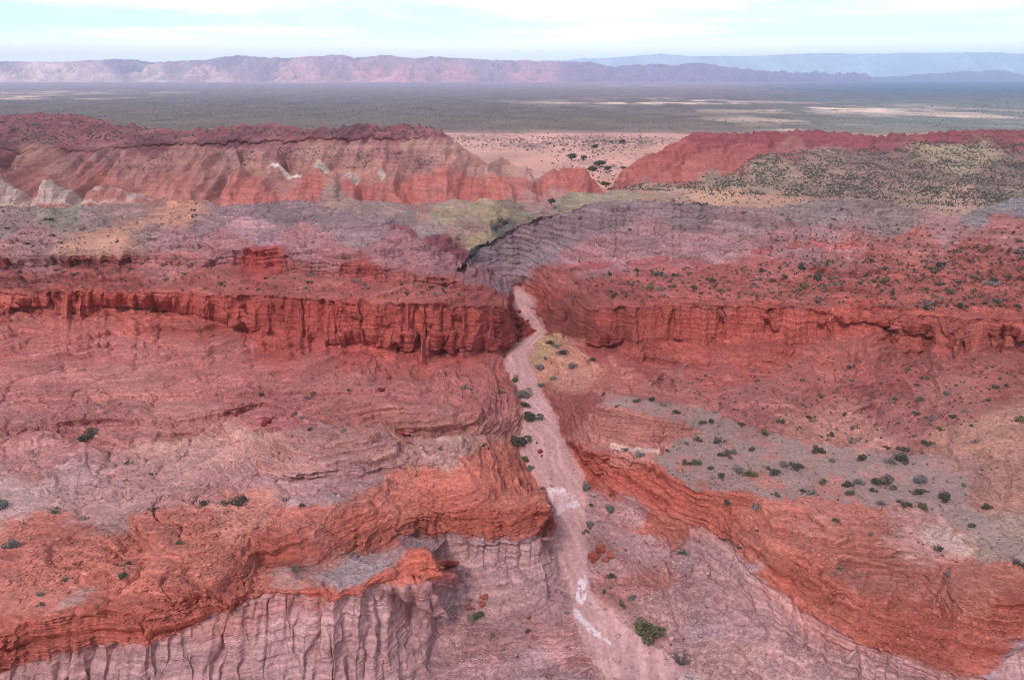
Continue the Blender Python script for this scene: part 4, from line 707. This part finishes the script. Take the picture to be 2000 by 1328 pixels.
for a in [
 (1260,1228,54,'olive','largest green bush standing on the pink canyon floor at bottom right'),
 (1012,860,40,'dark','wide dark bush on the left bank of the riverbed beside the red pebbles'),
 (1037,812,34,'dark','round dark green bush on the left bank, in the middle of the riverbed bushes'),
 (1020,768,32,'grey','spreading grey-green bush at the left edge of the riverbed'),
 (1024,789,18,'dark','small bush between the spreading grey bush and the round dark bush'),
 (1006,740,18,'olive','small green bush on the pink bank below the river bend'),
 (984,695,11,'olive','tiny green bush at the foot of the left red cliff where the river bends'),
 (1027,897,17,'olive','green bush at the left bank foot of the orange slope, upper of two'),
 (1036,913,17,'grey','greyish bush at the left bank foot of the orange slope, lower of two'),
 (1060,957,17,'grey','grey bush at the corner of the orange bluff beside the white salt crust'),
 (1073,668,13,'dark','dark round bush at the top of the yellowish sand patch by the bend'),
 (1096,688,18,'dark','darkest bush at the right edge of the yellowish sand patch'),
 (1088,674,14,'grey','grey bush directly above the darkest bush on the sand patch'),
 (1064,699,10,'olive','small bush in the middle of the yellowish sand patch'),
 (1052,718,20,'grey','grey-green bush at the lower tip of the yellowish sand patch'),
 (1118,714,18,'grey','pale bush on the pink sand right of the river bend'),
 (1158,702,12,'dark','dark small bush at the foot of the right red cliff'),
 (1080,738,12,'grey','low grey bush on the pink sand below the bend'),
 (1058,752,14,'grey','grey bush on the right bank at the end of the sand patch'),
 (175,850,26,'dark','lone dark bush among grey rubble in the left badlands'),
 (8,985,26,'grey','grey bush cut by the left edge beside the pale patch'),
 (20,1065,24,'grey','grey bush near the left edge on the orange bench'),
 (240,1122,20,'olive','green bush on the orange bench above the left bluff rim, larger of a pair'),
 (250,1100,15,'olive','green bush on the orange bench, upper of a pair'),
 (464,980,28,'dark','wide bush on the pale strip at the top of the orange bench'),
 (400,982,16,'dark','bush on the orange bench just left of the wide one'),
 (300,997,18,'dark','bush at the boundary of orange and pink ground on the left'),
 (580,1110,20,'grey','grey bush below the orange wall beside the pale gravel shelf'),
 (935,1201,26,'olive','low bright green mat of plants below the white fan'),
 (1235,1165,18,'grey','grey-green bush on the pink floor, above the largest bush'),
 (1212,1177,15,'olive','small green bush left below the grey one on the pink floor'),
 (1195,1125,14,'dark','dark round bush on the pink floor below the red blocks'),
 (1190,993,24,'grey','grey bush on the slope right of the salt crust'),
 (1150,1025,22,'grey','grey bush on the right bank below the salt crust'),
 (1143,950,24,'grey','grey bush cluster at the right bank above the salt crust')]:
    big_shrub(*a, group=None)
terr = [(1321,805,14),(1374,823,16),(1389,821,14),(1395,805,10),(1449,829,14),(1492,842,20),(1362,858,14),(1341,865,12),(1401,860,18),(1467,876,16),(1415,886,20),(1430,882,20),(1341,904,16),(1362,902,20),(1389,914,12),(1442,918,26),(1409,928,16),(1469,924,24),(1515,922,20),(1531,906,22),(1556,910,24),(1502,914,12),(1597,879,24),(1624,898,14),(1682,894,20),(1732,874,16),(1763,879,22),(1738,900,22),(1761,896,28),(1608,939,20),(1655,945,20),(1678,941,20),(1726,939,30),(1660,962,20),(1705,956,14),(1800,937,30),(1792,961,20),(1808,958,10),(1845,971,26),(1721,982,16),(1767,985,18),(1805,990,20),(1926,989,16),(1883,947,12),(1812,866,18),(1243,782,16),(1272,780,16),(1295,790,14),(1322,804,12),(1204,792,10),(1181,770,12),(1250,886,18),(1222,878,10),(1305,880,10)]
for i, (u, v, w_) in enumerate(terr):
    hrz = 'upper end' if v < 830 else ('left part' if u < 1480 else ('middle' if u < 1690 else 'right part'))
    sz = 'large' if w_ >= 22 else ('medium' if w_ >= 16 else 'small')
    e = big_shrub(u, v, w_*.88, ('dark', 'olive', 'dark', 'grey')[i % 4], f"{sz} shrub on the {hrz} of the grey gravel terrace", 'shrubs on the grey gravel terrace')
sing = [(1823,816,18),(1837,836,12),(1897,830,8),(1903,862,14),(1990,820,16),(1422,978,20),(1478,989,18),(1515,965,14),(1569,956,14),(1583,961,16),(1639,1018,14),(1835,1073,18),(1852,1119,12),(1639,1110,10),(1445,1067,12),(1335,1075,14),(1901,1025,14),(1992,1102,20),(165,1010,14),(108,997,16),(290,903,14),(252,903,12),(298,925,12),(590,986,14),(560,973,14),(697,1046,12),(1180,1155,12),(1108,1195,10),(965,1238,12),(1030,1232,14),(983,1266,12),(1145,1040,14),(1332,1078,14),(1160,970,14),(1200,965,14),(1155,985,12),(75,1160,14),(80,1180,10),(130,1130,10),(270,1090,10),(350,1060,12),(420,1045,8),(655,965,10),(1550,1040,10),(1480,1035,10),(1700,1040,12),(860,875,10),(945,868,12),(910,757,16),(975,764,16),(680,762,10),(600,775,14),(610,768,10),(510,770,12),(590,815,14),(575,810,12),(605,838,12),(670,842,12),(920,760,10),(840,765,10)]
lab2 = lambda u, v: ('on the orange bluff right of the river' if u > 1400 and v > 940 else 'on the tan sand at the right edge' if u > 1780 else 'on the pink canyon floor' if 880 < u < 1400 and v > 940 else 'on the orange and pink bench at lower left' if v > 890 else 'on the ledges of the left badlands')
for i, (u, v, w_) in enumerate(sing):
    p = ground(u, v+w_*.2); r = pick_size(p, w_)*1.1; k = ('grey', 'olive', 'dark')[i % 3]
    small_shrub(p, r, k, f"{'small' if w_ < 13 else 'mid-sized'} {dict(grey='greyish', olive='green', dark='dark green')[k]} shrub {lab2(u, v)}", 'shrubs ' + lab2(u, v))
e = link('dry_shrub', DEAD, 'leafless grey bush on the pink floor at bottom edge, below the largest green bush', 'shrub'); e.location = ground(1328, 1296); e.scale = (2.0, 2.0, 2.0)
zones = [
 ('on the red bench above the left cliff', [(0,522),(250,514),(560,520),(700,545),(900,565),(960,585),(900,590),(640,576),(400,566),(0,565)], 34, (7, 13)),
 ('on the red bench above the right cliff', [(1100,560),(1200,530),(1450,520),(1700,500),(2000,470),(2000,610),(1700,605),(1500,590),(1200,588)], 72, (9, 20)),
 ('on the red slopes below the right cliff', [(1240,740),(1450,730),(1600,700),(1900,700),(2000,740),(1850,860),(1650,870),(1500,830),(1300,760)], 30, (8, 16)),
 ('on the mauve hill right of the gorge', [(1100,420),(1300,405),(1600,400),(1750,410),(1900,440),(1700,460),(1400,480),(1150,480)], 12, (6, 10)),
 ('on the mauve hill and sand at far left', [(0,410),(100,425),(180,450),(380,405),(420,415),(330,460),(290,495),(40,495),(0,500)], 14, (7, 11))]
more = [('on the red bench above the left cliff', zones[0][1], 160, (3, 8)), ('r', zones[1][1], 900, (4, 12)), ('s', zones[2][1], 420, (4, 10)), ('gt', grey_poly, 260, (2.5, 7)), ('gu', [(1180,880),(1500,930),(1900,1000),(1960,1100),(1700,1040),(1450,1000)], 60, (3, 7)), ('rr', [(1500,450),(2000,430),(2000,520),(1500,520)], 300, (4, 9)), ('cf', [(1160,960),(1300,1040),(1400,1200),(1300,1300),(1180,1150)], 40, (4, 9)), ('m', zones[3][1], 260, (3, 6)), ('f', zones[4][1], 200, (3, 6)),
 ('d', [(300,450),(400,410),(560,400),(680,420),(800,470),(700,490),(500,475),(330,490)], 60, (2.5, 5)), ('g', [(940,480),(1100,420),(1150,440),(1020,540),(950,520)], 60, (3, 6)), ('t', [(1860,800),(2000,800),(2000,960),(1900,940)], 60, (3, 6)),
 ('b', [(0,1010),(400,1000),(440,1130),(0,1180)], 30, (3, 7)), ('e', [(640,515),(900,545),(960,575),(700,560)], 50, (3, 7)), ('x', [(600,745),(980,765),(980,790),(500,800)], 30, (3, 8)), ('o', [(1480,1000),(1820,1030),(1900,1120),(1600,1080)], 40, (3, 8)), ('y', [(1170,1000),(1420,1100),(1420,1240),(1220,1180)], 26, (3, 8)), ('k', [(0,750),(500,740),(560,790),(0,820)], 12, (4, 8))]
def rand_in(poly, n):
    a = np.array(poly, float); o = []
    while len(o) < n:
        u, v = rs.uniform(a[:, 0].min(), a[:, 0].max()), rs.uniform(a[:, 1].min(), a[:, 1].max())
        if inpoly(poly, np.array([u]), np.array([v]))[0]: o.append((u, v))
    return o
for where, poly, n, (w0, w1) in zones:
    for k, (u, v) in enumerate(rand_in(poly, n)):
        w_ = rs.uniform(w0, w1); p = ground(u, v); kk = ('dark', 'olive', 'grey', 'dark')[k % 4]
        small_shrub(p, pick_size(p, w_)*1.1, kk, f"{dict(grey='greyish', olive='green', dark='dark green')[kk]} {'larger' if w_ > (w0+w1)/2 else 'small'} shrub {where}", 'shrubs '+where)
def scatter(name, pts, rads, label, leaf=9, mat=None, size=.42):
    """many tiny shrubs in one mesh: each is a handful of leaf faces"""
    pts = np.array(pts); rads = np.array(rads); n = len(pts); tv_ = []
    T_ = [leaf_cloud(leaf, rs, size, .7, 3)[0] for _ in range(12)]; T_ = np.stack(T_)
    k = rs.randint(0, 12, n); a_ = rs.uniform(0, 6.28, n); v = T_[k]*rads[:, None, None]
    c_, s_ = np.cos(a_)[:, None], np.sin(a_)[:, None]; x_ = v[..., 0]*c_-v[..., 1]*s_; y_ = v[..., 0]*s_+v[..., 1]*c_
    v = np.stack([x_, y_, v[..., 2]*1.0], -1)+pts[:, None, :]
    me_ = make_mesh(name, v.reshape(-1, 3), np.arange(v.shape[0]*v.shape[1]).reshape(-1, 4), mat or M_FARG, smooth=False); link(name, me_, label, 'shrubs', kind='stuff')
pp, rr = [], []
for nm, poly, n, (w0, w1) in more:
    for u, v in rand_in(poly, n):
        p = ground(u, v); pp.append(p); rr.append(pick_size(p, rs.uniform(w0, w1)))
scatter('canyon_shrubs', pp, rr, 'tiny scattered shrubs on the red benches and hills of the canyon', 16, M_DG, .3)
def on_grid(PG, UG, VG, poly, n, r0, r1, clump=0):
    o = []; 
    m_ = inpoly(poly, UG, VG); ii, jj = np.nonzero(m_); 
    k = rs.randint(0, len(ii), n*3); q = PG[ii[k], jj[k]] + rs.normal(size=(len(k), 3))*[.3, .5, 0]
    if clump: q = q[noise(q[:, 0]/clump, q[:, 1]/(clump*1.6), 0, 301)+rs.uniform(-.5, .5, len(q)) > -.05]
    q = q[:n]; return q, rs.uniform(r0, r1, len(q))
slope_poly = [(1190,372),(1240,362),(1350,356),(1430,336),(1480,300),(1600,292),(1750,288),(1850,268),(1900,262),(2000,280),(2420,280),(2420,400),(1900,404),(1700,392),(1600,386),(1450,384),(1300,376)]
a1, b1 = on_grid(PR, UR, VR, slope_poly, 11000, .45, 1.15, 14); a2, b2 = on_grid(PR, UR, VR, [(1190,392),(1400,380),(2420,385),(2420,430),(1190,430)], 700, .5, 1.1)
a3, b3 = on_grid(PR, UR, VR, [(1230,300),(1345,262),(2420,255),(2420,280),(1500,290)], 120, .6, 1.2)
scatter('slope_shrubs', np.concatenate([a1, a2, a3]), np.concatenate([b1, b2, b3]), 'dense olive scrub covering the slope below the crimson ridge', 9, M_FARG)
a1, b1 = on_grid(PM, UM, VM, [(-400,226),(110,220),(300,250),(430,250),(640,252),(820,243),(868,258),(760,260),(600,266),(450,268),(300,276),(200,284),(-400,286)], 1500, .7, 1.5, 16)
a2, b2 = on_grid(PM, UM, VM, [(380,300),(560,285),(700,290),(850,300),(840,325),(600,325),(420,325)], 380, .5, 1.1, 14); a3, b3 = on_grid(PM, UM, VM, [(190,290),(330,290),(340,340),(230,340)], 200, .5, 1.0, 14)
scatter('ridge_shrubs', np.concatenate([a1, a2, a3]), np.concatenate([b1, b2, b3]), 'dark scrub dotting the top and gullies of the left ridge', 9, M_FARG)
# scrub of the plain
n = 26000; yy = 640*np.exp(rs.uniform(0, 1, n)**.8*math.log(5200/640)); xx = rs.uniform(-.72, .72, n)*yy*1.02
uu_ = 1000+F*xx/(yy*CP+H*SP); vv_ = 664-F*(yy*SP-H*CP)/(yy*CP+H*SP)
den_ = np.where(vv_ > 258, .10, np.where((vv_ < 232) & (vv_ > 192) & (uu_ > 1130) & (uu_ < 1900), .35, 1.0)); keep = rs.uniform(0, 1, n) < den_*np.clip(.7+1.2*noise(xx/70, yy/140, 0, 303), .1, 1)
q = np.stack([xx, yy, 0*xx], -1)[keep]
bad = inpoly([(860,262),(1000,262),(1330,262),(1180,395),(1000,395)], uu_[keep], vv_[keep]) & (rs.uniform(0, 1, keep.sum()) < .5); q = q[~bad]
scatter('plain_shrubs', q, rs.uniform(1.0, 2.3, len(q))*np.clip(q[:, 1]/1800, .5, 1.1), 'dark scrub of the plain beyond the ridges', 7, M_FARG, .45)
qq = []
for u, v, sx_, sy_, n_ in ((1185,278,60,8,150),(1130,335,45,14,120),(1210,345,30,14,70),(1060,285,80,8,210),(960,272,60,6,190),(1150,300,40,12,160),(1200,280,90,5,260),(1100,272,120,4,260),(1180,340,35,14,120)):
    for _ in range(n_):
        uu, vv = rs.normal(u, sx_), rs.normal(v, sy_); Yd = H*float(kcot(vv)); qq.append(unproj(np.array([uu]), np.array([vv]), np.array([0.0]))[0])
scatter('wash_shrubs', qq, rs.uniform(.8, 2.0, len(qq)), 'dark shrubs along the pale wash between the two ridges', 9, M_FARG)
# trees in the wash
TREE = [(proto(700, .13, M_DG, .6, 9, .55, 'crown'), stem_mesh(rs, 'trunk', .7, .07, 5, .5)) for _ in range(3)]
for i, (u, v, w_, lb) in enumerate([(1116,304,20,'dark tree at the left of the pale wash, farthest left of its row'),(1140,307,14,'smaller dark tree just right of the leftmost one in the wash'),(1170,317,22,'broad dark tree in the middle of the pale wash'),(1158,329,22,'dark tree just below the broad tree in the wash'),(1187,328,15,'round dark tree right of the pair in the wash'),(1218,327,10,'small tree at the foot of the crimson ridge tip'),(1162,285,14,'dark tree in the upper part of the wash'),(1215,276,12,'small dark tree high in the wash below the plain'),(1135,371,16,'dark tree at the tip of the left ridge'),(1108,376,14,'dark tree left of the ridge tip tree'),(1238,362,20,'dark tree at the foot of the crimson rock'),(1183,358,16,'dark tree in the gap between the two ridges')]):
    p = unproj(np.array([float(u)]), np.array([v+w_*.3]), np.array([1.0 if v < 350 else 4.0]))[0]; r = pick_size(p, w_)*1.15
    e = link('thorn_tree', None, lb, 'tree', 'trees in the pale wash'); e.location = (p[0], p[1], p[2]-.3*r); e.scale = (r, r, r*.8); e.rotation_euler.z = i
    c_, s_ = TREE[i % 3]; link('crown', c_, parent=e); link('trunk', s_, parent=e)
for u, v, w_, lb in ((1076,398,20,'dark tree in the pink gap behind the olive hill'), (985,440,20,'dark bushy tree in the olive gully above the gorge')):
    p = unproj(np.array([float(u)]), np.array([float(v)]), np.array([float(zfromY(v, 395 if v < 420 else 350))]))[0]; r = pick_size(p, w_)
    e = link('thorn_tree', None, lb, 'tree'); e.location = (p[0], p[1]-1, p[2]-.2); e.scale = (r, r, r*.8); c_, s_ = TREE[0]; link('crown', c_, parent=e); link('trunk', s_, parent=e)
# ================================================================== BOULDERS
M_BO = rock_material('boulder_orange', 1, 1, 1, 1.5); M_BW = M_BO
import bmesh
def boulder_mesh(seed, rgb, el=1.0):
    r_ = np.random.RandomState(seed); bm = bmesh.new()
    for _ in range(16):
        d_ = r_.uniform(-1, 1, 3); d_ = np.sign(d_)*np.abs(d_)**.6; bm.verts.new(d_*[1, .8, .6*el])
    bmesh.ops.convex_hull(bm, input=bm.verts[:]); bmesh.ops.delete(bm, geom=[v for v in bm.verts if not v.link_faces], context='VERTS')
    bmesh.ops.bevel(bm, geom=bm.edges[:], offset=.06, segments=1, affect='EDGES'); bmesh.ops.triangulate(bm, faces=bm.faces[:])
    bmesh.ops.subdivide_edges(bm, edges=bm.edges[:], cuts=2, use_grid_fill=True)
    for v in bm.verts: v.co += Vector(r_.normal(size=3))*.022
    me_ = bpy.data.meshes.new('boulder'); bm.to_mesh(me_); bm.free(); a_ = me_.color_attributes.new('Col', 'FLOAT_COLOR', 'POINT'); c_ = lin(rgb)
    a_.data.foreach_set('color', np.tile([*c_, 1], len(me_.vertices))); me_.materials.append(M_BO); return me_
BO = [boulder_mesh(i, (158, 84, 70)) for i in range(5)]; BR = [boulder_mesh(20+i, (140, 62, 54)) for i in range(4)]; BP = [boulder_mesh(40+i, (190, 156, 156)) for i in range(3)]; BK = [boulder_mesh(60+i, (178, 104, 104)) for i in range(3)]
def boulder(u, v, w_, bank, i, label, group=None, name='boulder'):
    p = ground(u, v+w_*.25); r = pick_size(p, w_); e = link(name, bank[i % len(bank)], label, 'boulder', group); e.location = p+np.array([0, 0, r*.28]); e.scale = (r, r, r); e.rotation_euler = (rs.uniform(-.4, .4), rs.uniform(-.4, .4), rs.uniform(0, 6.28)); return e
for i, (u, v, w_, lb) in enumerate([(1160,1086,28,'orange-red block beside the riverbed, left of the fallen group'),(1178,1068,32,'largest orange-red fallen block beside the lower riverbed'),(1194,1078,22,'orange-red fallen block at the right of the group beside the riverbed'),(1182,1092,14,'small orange block in front of the largest fallen block'),(945,1164,16,'orange block fallen on the white fan, upper one'),(942,1178,15,'orange block on the white fan just below the upper one'),(915,1182,12,'orange block on the white fan, left of the pair'),(920,1170,8,'tiny orange block on the white fan'),(1034,1205,12,'red flat block on the floor below the white fan')]): boulder(u, v, w_, BO, i, lb, 'fallen orange blocks')
for i, (u, v, w_, lb) in enumerate([(1055,880,12,'largest dark red stone on the dry riverbed'),(1048,864,6,'small red stone on the riverbed above the largest'),(1058,889,7,'small red stone on the riverbed below the largest')]): boulder(u, v, w_, BR, i, lb, 'red stones on the riverbed')
for i, (u, v, w_) in enumerate([(1008,618,16),(1018,626,18),(1028,634,16),(1036,640,14),(1042,645,11),(1012,634,18),(1022,642,18),(1033,647,14),(1008,648,16),(1016,655,14),(1026,652,12),(1010,664,10),(1014,608,10),(1030,626,9)]): boulder(u, v, w_, BR, i, 'angular dark red block in the rubble pile at the river bend below the left cliff', 'rubble blocks at the river bend')
for i, (u, v, w_) in enumerate([(508,812,16),(522,822,20),(530,812,14),(515,828,14),(700,750,16),(745,760,16),(795,860,12),(782,845,18),(800,838,18)]): boulder(u, v, w_, BR if i % 2 else BK, i, 'broken reddish block among the ledges of the left badlands', 'broken blocks in the left badlands')
for i, (u, v, w_) in enumerate([(1335,1322,22),(1350,1316,20),(1362,1324,16),(1345,1330,20)]): boulder(u, v, w_, BP, i, 'pale whitish rock in the clump at the bottom edge right of the river', 'pale rocks at the bottom edge')
for i, (u, v) in enumerate(rand_in([(430,800),(560,780),(700,850),(640,870),(480,850)], 10)+rand_in([(1170,1000),(1350,1080),(1420,1200),(1250,1200)], 16)+rand_in([(80,1020),(560,1010),(440,1120),(40,1170)], 14)+rand_in([(1450,990),(1850,1060),(1800,1140),(1500,1060)], 12)):
    boulder(u, v, rs.uniform(3, 7), BK, i, 'small loose reddish stone lying on the badlands ground', 'small loose stones')

# loose stones: angular fragments weathered from the ledges, lying where the ground is rough
ico = np.array([(-1,1.62,0),(1,1.62,0),(-1,-1.62,0),(1,-1.62,0),(0,-1,1.62),(0,1,1.62),(0,-1,-1.62),(0,1,-1.62),(1.62,0,-1),(1.62,0,1),(-1.62,0,-1),(-1.62,0,1)], float)/1.9
icf = np.array([(0,11,5),(0,5,1),(0,1,7),(0,7,10),(0,10,11),(1,5,9),(5,11,4),(11,10,2),(10,7,6),(7,1,8),(3,9,4),(3,4,2),(3,2,6),(3,6,8),(3,8,9),(4,9,5),(2,4,11),(6,2,10),(8,6,7),(9,8,1)])
wgt = (rug*(1-wall)*(V > 640)*(V < 1345)*(U > -30)*(U < 2030)); wgt = wgt*sstep(.0, .5, noise(X/12, Y/12, 0, 401)+.25)*(.25+sstep(640, 900, V)) + .12*inriv*(V < 1340)
pw_ = (wgt/wgt.sum()).ravel(); ns = 15000; k = rs.choice(len(pw_), ns, p=pw_); q = P1.reshape(-1, 3)[k]; cc_ = C.reshape(-1, 3)[k]*rs.uniform(.75, 1.2, (ns, 1))
r_ = rs.uniform(.08, .17, ns)*np.exp(rs.exponential(.30, ns)); r_ = np.minimum(r_, .55)
tm_ = ico[None]*rs.uniform(.6, 1.35, (24, 12, 1))*np.array([1, .85, .5]); kt = rs.randint(0, 24, ns); a_ = rs.uniform(0, 6.28, ns); c_, s_ = np.cos(a_)[:, None], np.sin(a_)[:, None]
v = tm_[kt]*r_[:, None, None]; v = np.stack([v[..., 0]*c_-v[..., 1]*s_, v[..., 0]*s_+v[..., 1]*c_, v[..., 2]+.12*v[..., 0]], -1)+q[:, None]+np.array([0, 0, .05])
f = (icf[None]+np.arange(ns)[:, None, None]*12).reshape(-1, 3)
link('loose_stones', make_mesh('loose_stones', v.reshape(-1, 3), f, M_BO, np.clip(np.repeat(cc_, 12, 0), .01, .9), smooth=False), 'loose angular stones strewn over the ledges and the riverbed', 'stones', kind='stuff')
